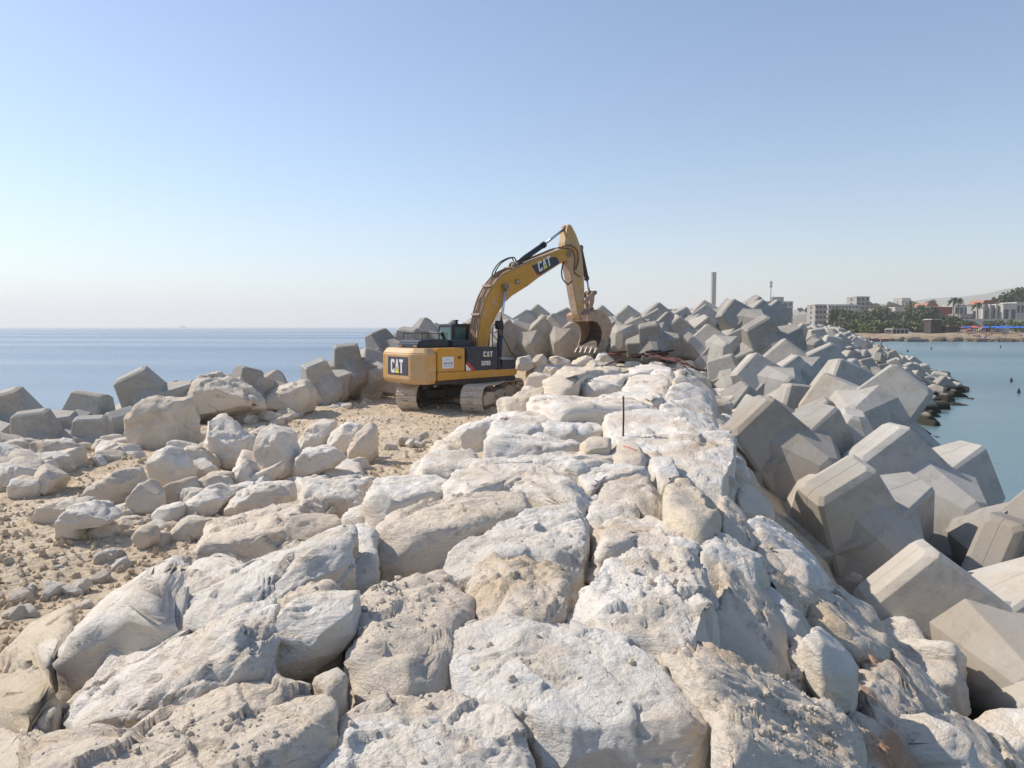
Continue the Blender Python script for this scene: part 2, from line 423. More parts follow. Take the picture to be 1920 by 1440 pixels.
def rock_mesh(name, poly, thick, N, seed, mat, vertical=False, expo=4.5, rough=1.0, cuts=6, grow=1.02):
    """blocky stone whose outline is poly; poly lies in xy (or in xz when vertical)"""
    rs = np.random.RandomState(seed)
    D, Fc = cube_sphere(N)
    d = D if not vertical else D[:, [0, 2, 1]] * np.array([1, 1, -1])
    th = np.arctan2(d[:, 1], d[:, 0]); tg = np.linspace(-math.pi, math.pi, 361)
    R = star(poly, tg); R[R == 0] = np.median(R); ker = np.ones(3) / 3
    R = np.convolve(np.concatenate([R[-2:-1], R, R[1:2]]), ker, 'valid')
    rr = np.interp(th, tg, R) * grow
    rho = np.hypot(d[:, 0], d[:, 1]); dz = d[:, 2]
    k = (rho ** expo + np.abs(dz) ** expo) ** (-1 / expo)
    P = np.stack([rr * rho * k * np.cos(th), rr * rho * k * np.sin(th), dz * k * thick / 2], -1)
    size = (np.mean(R) + thick / 2) / 2
    # fracture planes
    for i in range(cuts * 2):
        n = rs.normal(size=3); n[2] = abs(n[2]) * 0.9 if rs.rand() < 0.75 else n[2]
        n /= np.linalg.norm(n); s = P @ n; mx = s.max(); c = mx - (0.03 + (0.24 if vertical else 0.12) * rs.rand()) * (mx - s.min()) * 0.5
        ov = np.maximum(s - c, 0); P = P - n[None] * (ov * 0.98)[:, None]
    if vertical: P = np.stack([P[:, 0], -P[:, 2], P[:, 1]], -1)
    off = rs.rand(3) * 50
    nr = vnormals(P, Fc)
    q = (P + off)
    big = fbm(q / (size * 1.5), 3, seed) * 0.05 * size
    P = P + nr * big[:, None]
    A = np.array(Euler((rs.uniform(-.5, .5), rs.uniform(-.5, .5), rs.uniform(0, 3))).to_matrix())
    qa = (q @ A.T) * np.array([1.0, 1.35, 2.0]); k1 = min(1.2, size * 1.15)
    wq = qa + np.stack([fbm(q * 2.1, 2, seed + 40 + j) for j in range(3)], -1) * .22
    upf = 0.40 + 0.75 * smooth((nr[:, 2] + .05) / .6)
    f1 = facets(wq * 1.6 / max(.45, k1), seed) * (.095 if vertical else .065) * k1
    P = P + nr * (f1 * (0.5 + .5 * upf) * min(1, .6 + .4 * rough))[:, None]
    if N > 13:
        f2 = facets(wq * 4.6, seed + 50) * .018 * rough * min(1, k1 * 1.3)
        P = P + nr * (f2 * upf)[:, None]
    if N > 20:
        rg = fbm(qa * 3.2, 4, seed + 5, 0.55, ridged=True) * 0.007 * rough
        f3 = facets(wq * 13, seed + 70) * .0065 * rough
        P = P + nr * ((rg + f3) * upf)[:, None]
    return mesh_np(name, P, Fc, mat)

ROCKN = [0]
def px_n(wpx): return int(np.clip(wpx * 0.36, 12, 96))

def slab(pts, label, lift=0.0, h=1.0, mat=None, expo=4.5, rough=1.0, group=None, cuts=6, name='boulder', cat='boulder'):
    """boulder seen mainly from above: outline of its upper face laid on the boulder surface"""
    ROCKN[0] += 1; seed = ROCKN[0] * 13
    W = [hit(u, v, lift) for u, v in pts]
    xy = np.array([(w.x, w.y) for w in W]); c = centroid(xy)
    x0, y0 = c; e = 0.3; z0 = surf1(x0, y0)
    gx = (surf1(x0 + e, y0) - surf1(x0 - e, y0)) / (2 * e); gy = (surf1(x0, y0 + e) - surf1(x0, y0 - e)) / (2 * e)
    wpx = (max(p[0] for p in pts) - min(p[0] for p in pts)) / 1.875
    hpx = (max(p[1] for p in pts) - min(p[1] for p in pts)) / 1.875
    me = rock_mesh(name, xy - c, h, px_n(max(wpx, hpx)), seed, mat or M_ROCK, grow=1.05, expo=expo * 1.8, rough=rough, cuts=cuts)
    n = len(me.vertices); V = np.empty(n * 3); me.vertices.foreach_get('co', V); V = V.reshape(-1, 3)
    tr = np.random.RandomState(seed + 1).uniform(-.09, .09, 2)
    V[:, 2] += (np.clip(gx, -.8, .8) + tr[0]) * V[:, 0] + (np.clip(gy, -.3, .3) + tr[1]) * V[:, 1] + h / 2
    me.vertices.foreach_set('co', V.ravel()); me.update()
    o = link_mesh(name, me, loc=(x0, y0, z0 + lift - h))
    return tag(o, label, cat, group)

def block(pts, label, D=None, th=0.75, mat=None, expo=3.0, rough=1.0, group=None, cuts=7, name='boulder', cat='boulder'):
    """boulder standing on the ground: silhouette traced in an upright plane at its own distance"""
    ROCKN[0] += 1; seed = ROCKN[0] * 13
    vb = max(p[1] for p in pts); ub = sum(p[0] for p in pts) / len(pts)
    if D is None: D = hit(ub, vb - 3).y
    W = [at(u, v, D) for u, v in pts]
    xz = np.array([(w.x, w.z) for w in W]); c = centroid(xz)
    wd = xz[:, 0].max() - xz[:, 0].min(); hg = xz[:, 1].max() - xz[:, 1].min()
    T = th * (wd * 0.6 + hg * 0.4)
    wpx = (max(p[0] for p in pts) - min(p[0] for p in pts)) / 1.875
    hpx = (max(p[1] for p in pts) - min(p[1] for p in pts)) / 1.875
    me = rock_mesh(name, xz - c, T, px_n(max(wpx, hpx)), seed, mat or M_ROCK, True, expo * 1.5, rough, cuts, grow=1.10)
    V = np.empty(len(me.vertices) * 3); me.vertices.foreach_get('co', V); V = V.reshape(-1, 3)
    zmin = V[:, 2].min(); V[:, 2] -= zmin; me.vertices.foreach_set('co', V.ravel()); me.update()
    o = link_mesh(name, me, loc=(c[0], D + T * 0.25, c[1] + zmin))
    return tag(o, label, cat, group)

# ------------------------------------------------------------------ ground of the breakwater
def grid_mesh(name, X, Y, Z, mat):
    ny, nx = X.shape; idx = np.arange(nx * ny).reshape(ny, nx)
    q = np.stack([idx[:-1, :-1], idx[:-1, 1:], idx[1:, 1:], idx[1:, :-1]], -1).reshape(-1, 4)
    return mesh_np(name, np.stack([X, Y, Z], -1).reshape(-1, 3), q, mat)

def ground_z(x, y):
    z = surf(x, y)
    # the boulder layer stands 0.75 m above its bed; the working platform is bare
    m = smooth((z - GZ - 0.05) / 0.5)
    slope = smooth((x - x_right(y)) / 0.6)
    z = z - 0.58 * m * (1 - slope) - .38 * slope - 1.3 * smooth((x - x_right(y) - 1.75) / .6)
    return z
xs = np.concatenate([np.arange(-34, -15, 0.5), np.arange(-15, 3, 0.07), np.arange(3, 16, 0.3)])
ys = np.concatenate([np.arange(-6, 4, 0.3), np.arange(4, 36, 0.085)])
X, Y = np.meshgrid(xs, ys); Z = ground_z(X.ravel(), Y.ravel())
pp = np.stack([X.ravel(), Y.ravel(), 0 * Z], -1)
Z = Z + fbm(pp * 0.45, 4, 3) * 0.10 + fbm(pp * 2.2, 4, 11, ridged=True) * 0.028 + fbm(pp * 7, 2, 19) * 0.014
# wheel ruts near the machine
Z = np.maximum(Z, -2.5).reshape(X.shape)
tag(link_mesh('ground', grid_mesh('ground', X, Y, Z, M_GROUND)), kind='structure')
xs = np.arange(-8, 82, 0.9); ys = np.arange(36, 156, 1.0)
X, Y = np.meshgrid(xs, ys)
zz = surf(X.ravel(), Y.ravel())
zl = crest_z(Y.ravel()) - 0.6 * np.maximum(x_arm(Y.ravel()) - X.ravel(), 0)
Z = np.maximum(np.minimum(np.where(X.ravel() > x_right(Y.ravel()), zz, np.where(Y.ravel() > 140, zz, crest_z(Y.ravel()))), zl) - 0.8, -2.5).reshape(X.shape)
tag(link_mesh('breakwater_core', grid_mesh('breakwater_core', X, Y, Z, M_GROUND)), kind='structure')

def P(s): return [tuple(float(a) for a in q.split(',')) for q in s.split()]
B = M_BEIGE; DU = M_DUSTY; RS = M_RUST; YL = M_YEL; W_ = M_ROCK
# ---- the armour stones seen from above, nearest first: outline, label, lift, height, material, edge, roughness
SL = [
("590,1440 610,1405 655,1330 692,1296 755,1278 800,1290 832,1278 880,1300 955,1300 990,1335 1007,1378 1005,1440 960,1580 680,1600", "rounded white boulder at the bottom edge of the picture with a smooth knobbly top", .02, 1.0, W_, 4, 1),
("858,1155 1012,1137 1062,1145 1130,1170 1200,1205 1285,1268 1345,1332 1300,1350 1230,1362 1140,1346 1030,1358 1000,1325 900,1290 857,1287", "largest flat boulder in the foreground with a pale upper face and an undercut front", .06, 1.05, W_, 7, .8),
("1255,1240 1290,1195 1345,1180 1440,1232 1520,1258 1575,1292 1602,1360 1625,1450 1560,1560 1350,1560 1352,1400 1345,1335 1292,1288", "broad dusty boulder with brown soil crust right of the large flat one", .04, 1.0, DU, 4.5, 1.2),
("20,1450 110,1397 220,1357 310,1315 400,1292 485,1275 560,1278 650,1325 620,1385 585,1440 560,1540 200,1600 20,1560", "wide dusty slab at the bottom left covered with soil crumbs", .05, 1.0, DU, 6, 1),
("80,1390 110,1292 165,1237 248,1182 310,1178 385,1167 500,1162 514,1182 500,1255 520,1276 400,1300 310,1315 210,1357 110,1395", "pitted white boulder with a deep notch lying below the big left boulder", 0, 1.0, W_, 3.5, 1.7),
("97,1235 140,1130 190,1080 225,1042 330,1036 368,1064 342,1090 333,1130 335,1172 240,1182 165,1232 125,1270", "huge grey white boulder with a smooth sloping left flank", .12, 1.4, W_, 4, .9),
("335,1125 346,1086 383,1070 474,1055 600,1040 658,1046 655,1085 600,1100 525,1120 518,1160 400,1168 345,1174", "long ridged white boulder lying across behind the pitted notch boulder", .02, 1.0, W_, 5, 1.3),
("644,1118 690,1070 745,1052 782,1043 826,1040 855,1075 888,1104 884,1135 858,1155 853,1190 850,1268 800,1284 745,1272 668,1262 655,1185", "tall crumb covered boulder with a tan top and sheer grey right side", .08, 1.1, DU, 5, 1.1),
("856,1075 870,1042 882,1033 925,1032 952,1042 985,1033 1035,1055 1068,1076 1062,1118 1030,1142 925,1144 885,1122", "small cauliflower rough boulder wedged behind the largest flat one", .12, .7, B, 2.8, 2.0),
("1060,1120 1095,1066 1185,1018 1240,1024 1310,1034 1350,1068 1364,1105 1352,1135 1320,1170 1280,1205 1235,1215 1180,1190 1120,1150", "pale boulder with an overhanging brown stained front edge right of the cauliflower rough one", .16, 1.1, W_, 4.5, 1.2),
("1345,1052 1368,1046 1412,1086 1452,1135 1480,1190 1480,1228 1438,1234 1385,1200 1335,1185 1330,1165 1362,1110", "cream boulder half in the shadow of the overhanging boulder", -.02, .9, B, 4, 1),
("1306,1000 1335,978 1362,990 1400,1028 1437,1056 1418,1086 1372,1052 1330,1032", "wedge shaped boulder pointing down towards the concrete units", .1, .9, W_, 3.5, .8),
("1110,1020 1125,985 1170,960 1215,950 1270,958 1312,985 1330,1028 1300,1034 1185,1020 1118,1056", "rough white boulder just behind the overhanging boulder", .03, 1.0, W_, 4, 1.3),
("608,1020 630,976 682,974 704,995 709,1040 700,1070 655,1085 640,1050", "narrow boulder with a flaky top next to a dark crevice", .06, 1.0, W_, 4, 1.3),
("705,978 735,946 870,926 960,912 1010,918 990,948 880,985 832,1005 722,1002", "boulder with a patch of brown soil on its upper face", .05, 1.1, DU, 6, .9),
("805,1024 870,986 950,956 1058,936 1100,965 1102,1008 1078,1050 1000,1036 860,1040", "big cream boulder with a long smooth front face in mid slope", .08, 1.2, W_, 5.5, .9),
("835,898 850,880 900,868 1000,868 1090,884 1110,915 1096,942 1060,938 1000,914 940,906 850,925", "long boulder with a flaky rim behind the soil patched one", .1, 1.0, W_, 6, 1.2),
("1092,955 1110,936 1160,925 1202,938 1198,958 1135,985 1108,982", "small white boulder in front of the two tone square boulder", .0, .9, W_, 4, 1.2),
("1100,915 1130,893 1200,885 1240,905 1244,952 1228,955 1190,938 1112,930", "two tone square boulder right of the long flaky rimmed one", .03, 1.0, B, 4.5, 1.2),
("1086,885 1106,868 1168,866 1220,880 1200,886 1130,894 1108,912", "low boulder tucked behind the two tone square one", .02, .8, W_, 5, 1),
("1243,915 1265,890 1300,885 1332,910 1352,958 1346,975 1312,1000 1262,972 1245,950", "cream boulder with a bright yellowish left flank", .12, 1.1, YL, 4, .9),
("1345,925 1365,920 1396,955 1422,1020 1425,1042 1400,1028 1362,988", "narrow boulder leaning down the slope beside the yellowish flanked one", .0, .9, B, 3.5, 1),
("690,900 720,880 800,878 842,890 834,925 780,938 705,958 688,938", "white boulder with a chipped right corner behind the soil patched one", .02, 1.0, W_, 5, 1.2),
("776,862 800,840 850,828 872,830 897,850 890,868 852,888 840,876 780,878", "white boulder at the edge of the sandy platform below the machine", .05, 1.0, W_, 4.5, 1.2),
("568,908 600,882 640,862 690,868 712,880 700,902 690,930 640,920 590,918", "mottled boulder left of the chipped corner one", .04, 1.0, W_, 3.8, 1.2),
("858,872 880,858 950,848 1090,836 1168,848 1180,862 1140,872 1090,884 1000,868 870,880", "very long thin slab crossing the crest below the cracked stone", .02, .9, W_, 6, 1),
("1138,838 1165,820 1200,830 1216,850 1200,864 1150,858", "small boulder with a faint red paint mark beside the iron stake", .08, .8, B, 3.5, .8),
("1210,862 1232,850 1262,858 1275,880 1250,892 1225,880", "small wedge stone below the red marked boulder", .02, .7, W_, 3.5, 1),
("1236,905 1262,880 1285,886 1262,896 1246,912", "thin cream sliver of rock by the yellowish flanked boulder", .06, .5, B, 3, .8),
("912,845 926,816 962,802 1040,800 1092,815 1095,826 1050,838 965,846", "broad boulder carrying the cracked flat stone at its right end", .05, 1.0, W_, 6, 1.1),
("1088,824 1110,812 1146,818 1142,830 1098,834", "cracked flat stone broken off and lying on the crest", .16, .25, YL, 3, .8),
("911,806 926,786 1000,773 1035,776 1038,790 990,802 922,816", "boulder with red paint scrawl at the edge of the platform", .04, 1.0, W_, 5.5, .9),
("1005,800 1040,786 1090,780 1130,786 1136,798 1080,806 1040,802", "low boulder between the red scrawled one and the stake", .0, .8, W_, 5, 1.1),
("1135,790 1200,774 1262,785 1310,815 1360,845 1372,882 1345,900 1310,888 1240,856 1180,825 1140,812", "very large slab sloping down to the right from the iron stake", .06, 1.0, W_, 6, 1.1),
("995,770 1000,738 1035,724 1100,727 1140,735 1232,748 1236,774 1170,774 1100,778 1038,782", "big layered white boulder directly right of the excavator tracks", .08, 1.1, W_, 6, 1.1),
("1120,736 1180,727 1236,727 1241,755 1225,764 1180,747", "flat topped boulder behind the big layered one", .03, 1.0, W_, 6, 1),
("1232,778 1250,766 1300,760 1336,785 1346,816 1310,812 1262,795", "rounded boulder at the right shoulder of the crest", .03, 1.0, W_, 4, 1),
("1240,752 1256,736 1290,728 1322,745 1334,768 1300,762 1260,764", "pale humped boulder behind the rounded shoulder one", .03, 1.0, W_, 4, 1),
("1255,728 1266,713 1310,712 1342,740 1345,760 1325,750 1295,730", "grey faced boulder at the right shoulder below the wall of units", .03, 1.0, B, 4.5, .8),
("1165,727 1180,706 1230,700 1256,710 1252,735 1200,737", "blocky boulder with sheer shaded front on the far crest", .05, 1.0, W_, 5, 1),
("1080,716 1110,712 1165,715 1166,727 1095,727", "low flat boulder left of the blocky one on the far crest", .0, .8, W_, 5, 1),
("1093,713 1105,703 1165,696 1215,699 1178,708 1160,715", "thin white slab on the far crest behind the low flat boulder", .03, .7, W_, 6, 1),
("1020,716 1052,690 1082,679 1172,686 1172,696 1102,702 1078,724", "long sloping dusty boulder under the raised bucket", .12, 1.2, DU, 5, 1),
("1220,697 1240,690 1264,695 1268,712 1242,706", "small boulder near the pipes on the far crest", .04, .7, W_, 4, 1),
("1265,712 1268,696 1300,692 1325,700 1335,715 1310,713", "cream boulder at the foot of the right hand units", .04, .8, B, 4, 1),
("1180,688 1200,680 1238,683 1262,690 1220,697 1190,697", "flat shaded boulder beside the rusty pipes", .02, .6, W_, 4, 1),
("1338,775 1372,780 1420,814 1408,832 1362,812 1345,796", "ribbed boulder at the top of the right slope by a dark gap", .0, .9, B, 4, .9),
("1345,812 1378,826 1402,850 1395,870 1368,850 1350,832", "grey ribbed boulder below the first one on the right slope", -.02, .8, B, 4, .9),
("1365,852 1400,868 1428,905 1420,915 1385,890 1370,875", "brownish pointed rock touching the lowest side of the units", .0, .8, YL, 3.5, 1),
("1375,895 1410,905 1450,945 1442,960 1410,945 1385,925", "bumpy boulder on the right slope below the brownish pointed rock", .0, .8, B, 3.5, 1.2),
("1400,965 1432,958 1482,985 1540,1038 1562,1076 1530,1072 1470,1032 1412,997", "long slope boulder with a bright ridge beside the roof shaped unit", .04, .9, W_, 4, 1),
("1418,1022 1442,1010 1492,1040 1522,1072 1505,1088 1450,1062", "pinkish dusty boulder on the right slope", .0, .8, DU, 4, 1.1),
("1415,1086 1442,1064 1502,1085 1560,1112 1520,1130 1470,1110", "upper end of a grooved slope boulder in grey shade", .0, .8, B, 4, 1),
("1500,1085 1560,1090 1600,1125 1650,1185 1690,1218 1642,1232 1580,1195 1520,1132", "long flaky slope boulder above the wide dark gap", .02, .9, B, 4.5, 1.2),
("1418,1092 1470,1112 1520,1132 1530,1172 1490,1192 1455,1140", "ribbed cream boulder below the grooved one", -.06, .8, DU, 4, 1.1),
("1510,1178 1530,1170 1562,1180 1610,1222 1602,1247 1550,1228", "thin flat stone lying loose on the right slope", .22, .35, W_, 3.5, .8),
("1478,1195 1512,1188 1560,1235 1600,1262 1625,1290 1585,1298 1530,1262 1480,1240", "white crumbly boulder under the loose flat stone", .0, .9, W_, 4, 1.3),
("1605,1235 1660,1222 1700,1265 1735,1330 1745,1400 1680,1380 1625,1320 1600,1270", "coarse boulder with rusty orange stains on the right slope", .02, .9, RS, 4, 1.7),
("1590,1320 1640,1350 1700,1395 1740,1440 1760,1520 1640,1540 1620,1440", "orange stained boulder at the bottom right corner", -.05, .9, RS, 4, 1.3),
("1660,1215 1700,1228 1745,1260 1800,1330 1780,1345 1735,1320 1700,1262", "shaggy boulder at the outer edge of the right slope", .0, .8, DU, 4, 1.4),
("1740,1325 1800,1335 1850,1385 1900,1450 1900,1540 1800,1520 1755,1430", "sloping white boulder in the bottom right corner", .0, .9, B, 4.5, 1.1),
("1560,1078 1590,1105 1640,1140 1660,1170 1640,1175 1600,1135 1565,1100", "ragged boulder lying along the dark gap under the units", -.05, .6, B, 3.5, 1.2),
("1850,1350 1890,1372 1950,1430 1960,1500 1900,1450", "brownish stones at the far bottom right edge", -.05, .7, YL, 3.5, 1.3),
("-40,1255 88,1252 104,1272 92,1292 40,1316 -40,1322", "ochre flat boulder at the left edge", .25, .45, YL, 4, 1),
("8,1182 36,1150 90,1136 138,1128 132,1160 112,1192 40,1215 8,1210", "yellowish rounded boulder at the left edge above the ochre one", .35, .6, YL, 3.5, 1),
("68,1200 85,1190 112,1192 112,1212 92,1225 72,1215", "small pale stone by the huge grey white boulder", .3, .35, W_, 3, .8),
("50,1310 95,1292 110,1300 105,1330 60,1345", "knobbly ochre stone below the ochre flat boulder", .12, .4, YL, 3, 1.2),
("-30,1335 60,1330 90,1350 70,1400 20,1440 -60,1440", "dusty half buried boulder at the bottom left edge", .1, .5, DU, 4, 1.2),
("522,1102 537,1095 575,1078 622,1085 638,1110 632,1140 580,1147 528,1143", "small rubbly boulder above the bright loose block", .16, .55, B, 3, 1.8),
("590,1262 640,1225 655,1262 640,1300 610,1290", "shaded small stone wedged under the bright loose block", .08, .5, B, 3.5, .8),
]
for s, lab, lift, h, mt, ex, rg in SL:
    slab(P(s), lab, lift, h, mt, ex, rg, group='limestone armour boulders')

# ---- boulders standing on the platform: silhouette, label, thickness, material, roughness
BL = [
("335,1050 345,1022 395,1003 470,988 535,974 577,998 600,1040 590,1062 480,1072 380,1076", "flat dusty slab above the long ridged boulder", 1.3, DU, 1, 4),
("536,942 552,918 620,912 682,923 704,952 706,1010 670,1052 615,1062 575,1030 545,985", "square shouldered boulder with shaded front above the dusty slab", 1.0, W_, 1, 4.5),
("492,1255 500,1222 522,1166 542,1146 600,1142 650,1143 655,1190 640,1214 600,1262 570,1273 498,1266", "bright white loose block perched on the boulders at lower left", .9, W_, .7, 4.5),
("238,835 243,785 258,757 300,753 342,757 352,790 357,835 345,850 290,853 250,849", "tall square block standing at the seaward edge of the platform", .8, B, .8, 4.5),
("328,748 350,722 383,706 405,707 440,722 472,755 478,775 450,783 420,793 357,801 338,778", "biggest boulder on the seaward edge with a peaked top", .8, B, 1, 3),
("478,752 500,735 540,722 568,716 582,738 578,768 560,783 530,772 490,767", "beige boulder right of the peaked one on the seaward edge", .8, B, 1, 3),
("576,730 590,725 605,745 611,760 582,767", "small stone between two beige boulders on the seaward edge", .8, B, 1, 3),
("596,738 618,716 640,710 653,716 656,746 640,756 610,761", "beige boulder left of the square one behind the excavator", .8, B, 1, 3),
("652,712 668,703 692,703 706,715 711,746 690,752 657,749", "square beige boulder just left of the counterweight", .8, B, 1, 4),
("704,718 722,700 745,702 756,722 752,744 715,745", "boulder behind the left track of the excavator", .8, B, 1, 3),
("375,832 385,796 405,782 426,796 440,812 465,825 477,852 472,870 450,883 420,876 395,856 378,842", "craggy white boulder leaning right in the rubble pile", .8, W_, 1.4, 3),
("476,850 486,815 502,803 522,810 552,822 557,850 552,880 545,908 500,902 478,882", "grey white boulder right of the craggy leaning one", .8, W_, 1.2, 3),
("555,832 580,800 600,790 632,798 612,822 602,847 565,847", "white boulder at the back of the rubble pile", .8, W_, 1, 3),
("607,832 622,805 650,797 672,802 668,832 655,862 625,850", "faceted pale boulder at the right end of the rubble pile", .8, W_, .8, 3.2),
("650,852 666,820 690,798 702,808 704,862 690,872 660,868", "narrow upright boulder at the right end of the rubble pile", .8, B, .8, 3.2),
("545,872 552,850 602,843 626,850 640,864 602,892 580,912 555,913", "rounded boulder below the back of the rubble pile", .8, W_, 1, 3),
("272,872 285,855 305,845 330,850 346,872 347,900 336,930 310,932 290,920 275,895", "smooth egg shaped boulder on the left of the rubble pile", .8, W_, .6, 2.8),
("330,850 355,835 377,850 397,866 394,886 375,894 350,891 340,872", "boulder behind the smooth egg shaped one", .8, B, 1, 3),
("135,937 160,920 215,888 242,886 252,910 236,940 200,957 160,955", "dusty ridge shaped boulder sunk in the left rubble", .8, DU, 1.2, 3),
("233,947 250,915 275,905 291,925 297,955 270,977 240,967", "rubbly boulder right of the dusty ridge", .8, DU, 1.6, 3),
("273,981 295,955 320,944 337,950 337,971 312,987 280,987", "low white stone left of the tilted slab", .8, W_, .8, 3),
("328,971 345,945 380,920 400,914 430,930 422,951 388,970 352,978", "smooth tilted slab leaning in the middle of the rubble pile", .7, W_, .5, 4),
("353,928 374,896 395,888 432,890 434,912 402,918 372,935", "pinkish slab leaning behind the smooth tilted one", .7, B, .8, 3.5),
("428,902 440,880 455,868 466,872 473,891 500,880 522,869 518,890 500,908 480,932 450,927", "jagged horned stone on top of the rubble pile", .7, W_, 1.5, 2.8),
("422,967 430,940 450,924 500,914 541,915 543,942 522,972 470,984 440,982", "big boulder carrying the jagged horned stone", .8, W_, 1.2, 3.2),
("307,1012 320,985 350,974 384,980 387,1001 350,1020 320,1022", "low boulder below the smooth tilted slab", .8, B, .9, 3),
("380,1002 400,980 426,975 433,991 402,1005", "small rounded stone below the big horned boulder", .8, W_, .7, 3),
("47,967 60,955 110,943 161,939 162,956 112,977 90,993 60,986", "flat boulder half buried at the left of the rubble", .8, B, 1, 3.5),
("85,1003 105,976 130,955 180,950 209,975 192,986 152,990 146,1016 120,1029 90,1022", "arched white boulder in the left foreground rubble", .8, W_, .7, 3),
("155,1002 165,985 186,975 216,996 219,1013 200,1022 170,1014", "fist shaped stone beside the arched boulder", .8, B, 1, 3),
("243,1012 260,990 286,985 292,1022 260,1038", "brown clod of rock above the flat dusty slab", .8, YL, 1.3, 2.8),
("965,690 972,672 992,668 1001,682 998,694 975,695", "rounded stone behind the front of the excavator", .8, W_, .8, 3),
("994,686 1003,669 1018,665 1027,678 1024,692 1002,694", "beige stone in the row at the foot of the far units", .8, B, .8, 3),
("1026,690 1032,672 1050,668 1068,674 1072,690 1050,694", "wide pale stone in the row left of the bucket teeth", .8, B, .8, 3),
("1068,692 1076,676 1092,668 1110,672 1112,690 1090,695", "flat topped stone right under the bucket teeth", .8, B, .8, 3.5),
("1110,690 1122,664 1136,661 1150,676 1158,690", "pointed grey stone right of the bucket teeth", .8, W_, .8, 3),
]
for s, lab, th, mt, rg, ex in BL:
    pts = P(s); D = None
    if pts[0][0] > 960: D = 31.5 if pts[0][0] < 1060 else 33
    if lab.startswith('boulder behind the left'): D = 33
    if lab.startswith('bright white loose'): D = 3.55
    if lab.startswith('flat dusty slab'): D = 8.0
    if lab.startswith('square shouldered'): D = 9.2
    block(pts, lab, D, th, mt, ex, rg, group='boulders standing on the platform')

# ---- filler stones wedged between the big ones; a handful of shapes, many copies
def lump(seed, N, mat, sx, sy, sz, rough=1.2):
    rs = np.random.RandomState(seed); a = np.sort(rs.rand(9) * 2 * math.pi)
    poly = np.stack([np.cos(a) * sx * (0.8 + .4 * rs.rand(9)), np.sin(a) * sy * (0.8 + .4 * rs.rand(9))], -1)
    return rock_mesh('small_boulder', poly, sz * 2, N, seed, mat, False, 6, rough, 7)
FILL = [lump(900 + i, 20, [M_ROCK, M_BEIGE, M_DUSTY, M_ROCK, M_BEIGE, M_ROCK][i], .5, .42, .34) for i in range(6)]
rs = random.Random(5)
def scatter_fill(n, xf, yf, size, sink, label, group):
    k = 0
    while k < n:
        y = yf(rs); x = xf(rs, y); s = size(rs)
        o = link_mesh('small_boulder', rs.choice(FILL), loc=(x, y, surf1(x, y) - sink * 1.0 - 0.15 * s),
                      rot=(rs.uniform(-.4, .4), rs.uniform(-.4, .4), rs.uniform(0, 6.3)))
        o.scale = (s, s, s * rs.uniform(.7, 1.0)); tag(o, label, 'boulder', group); k += 1
scatter_fill(70, lambda r, y: r.uniform(float(x_left(y)) - .5, float(x_right(y)) + .2), lambda r: 3 + 30 * r.random() ** 1.3,
             lambda r: r.uniform(.8, 1.3), .42, 'small stone wedged deep between the large crest boulders', 'stones wedged in the crest')
scatter_fill(45, lambda r, y: float(x_right(y)) + r.uniform(.1, 2.6), lambda r: 2.5 + 30 * r.random() ** 1.2,
             lambda r: r.uniform(.7, 1.2), .25, 'small rough stone filling the right hand slope between larger boulders', 'stones filling the right slope')
scatter_fill(26, lambda r, y: float(x_left(y)) - r.uniform(1.6, 3.4), lambda r: r.uniform(5.5, 13),
             lambda r: r.uniform(.25, .5), .0, 'small rubble stone at the foot of the left boulder slope', 'stones at the foot of the left slope')

for i in range(34):
    y = 12 + 12 * (i + rs.random()) / 34; t = rs.uniform(.1, .6); x = float(x_left(y)) - t; s_ = rs.uniform(1.0, 1.45)
    o = link_mesh('small_boulder', rs.choice(FILL), loc=(x, y, surf1(x, y) - .25 * s_), rot=(rs.uniform(-.4, .4), rs.uniform(-.4, .4), rs.uniform(0, 6.3)))
    o.scale = (s_, s_, s_); tag(o, 'beige boulder in the steep left edge of the crest above the machine platform', 'boulder', 'boulders in the left edge of the crest')

# ---- stones of the rubble heap at the left and along the seaward edge
def heap(pts, n, s0, s1, label, group):
    poly = []
    for u, v in pts:
        q = ray(u, v); t = (GZ - CAMZ) / q.z; poly.append(Vector((q.x * t, q.y * t, GZ)))
    for i in range(n):
        a, b, c = rs.sample(range(len(poly)), 3); w = [rs.random() ** .7 for _ in range(3)]; t = sum(w)
        p = (poly[a] * w[0] + poly[b] * w[1] + poly[c] * w[2]) / t; s = rs.uniform(s0, s1)
        o = link_mesh('small_boulder', rs.choice(FILL), loc=(p.x, p.y, GZ + s * .16), rot=(rs.uniform(-.5, .5), rs.uniform(-.5, .5), rs.uniform(0, 6.3)))
        o.scale = (s, s, s * .8); tag(o, label, 'stone', group)
heap(P("-40,850 60,842 130,870 160,905 80,925 -40,935"), 34, .5, 1.15, 'pale broken stone in the low heap by the left edge', 'stones of the low heap at the left')
heap(P("145,860 170,826 235,830 262,852 280,868 215,890"), 34, .3, .75, 'greyish broken stone in the small pile before the square block', 'stones of the small grey pile')
heap(P("340,800 420,800 700,850 690,880 560,930 420,1000 330,985 300,930"), 46, .35, 1.0, 'pale angular stone packed between the boulders of the rubble pile', 'stones packed in the rubble pile')
heap(P("360,800 480,775 560,770 600,775 520,800 380,815"), 30, .2, .7, 'small stone strewn below the seaward boulders', 'stones strewn below the seaward boulders')
heap(P("590,770 700,752 720,760 640,772"), 14, .2, .5, 'small stone lying on the sandy track left of the excavator', 'stones on the sandy track')
heap(P("700,840 760,812 860,812 900,822 840,838 760,862"), 18, .15, .45, 'small stone on the sand in front of the excavator', 'stones on the sand by the excavator')
heap(P("200,930 330,940 330,1040 230,1040"), 26, .15, .45, 'crumbly stone in the hollow of the left rubble', 'stones in the hollow of the rubble')
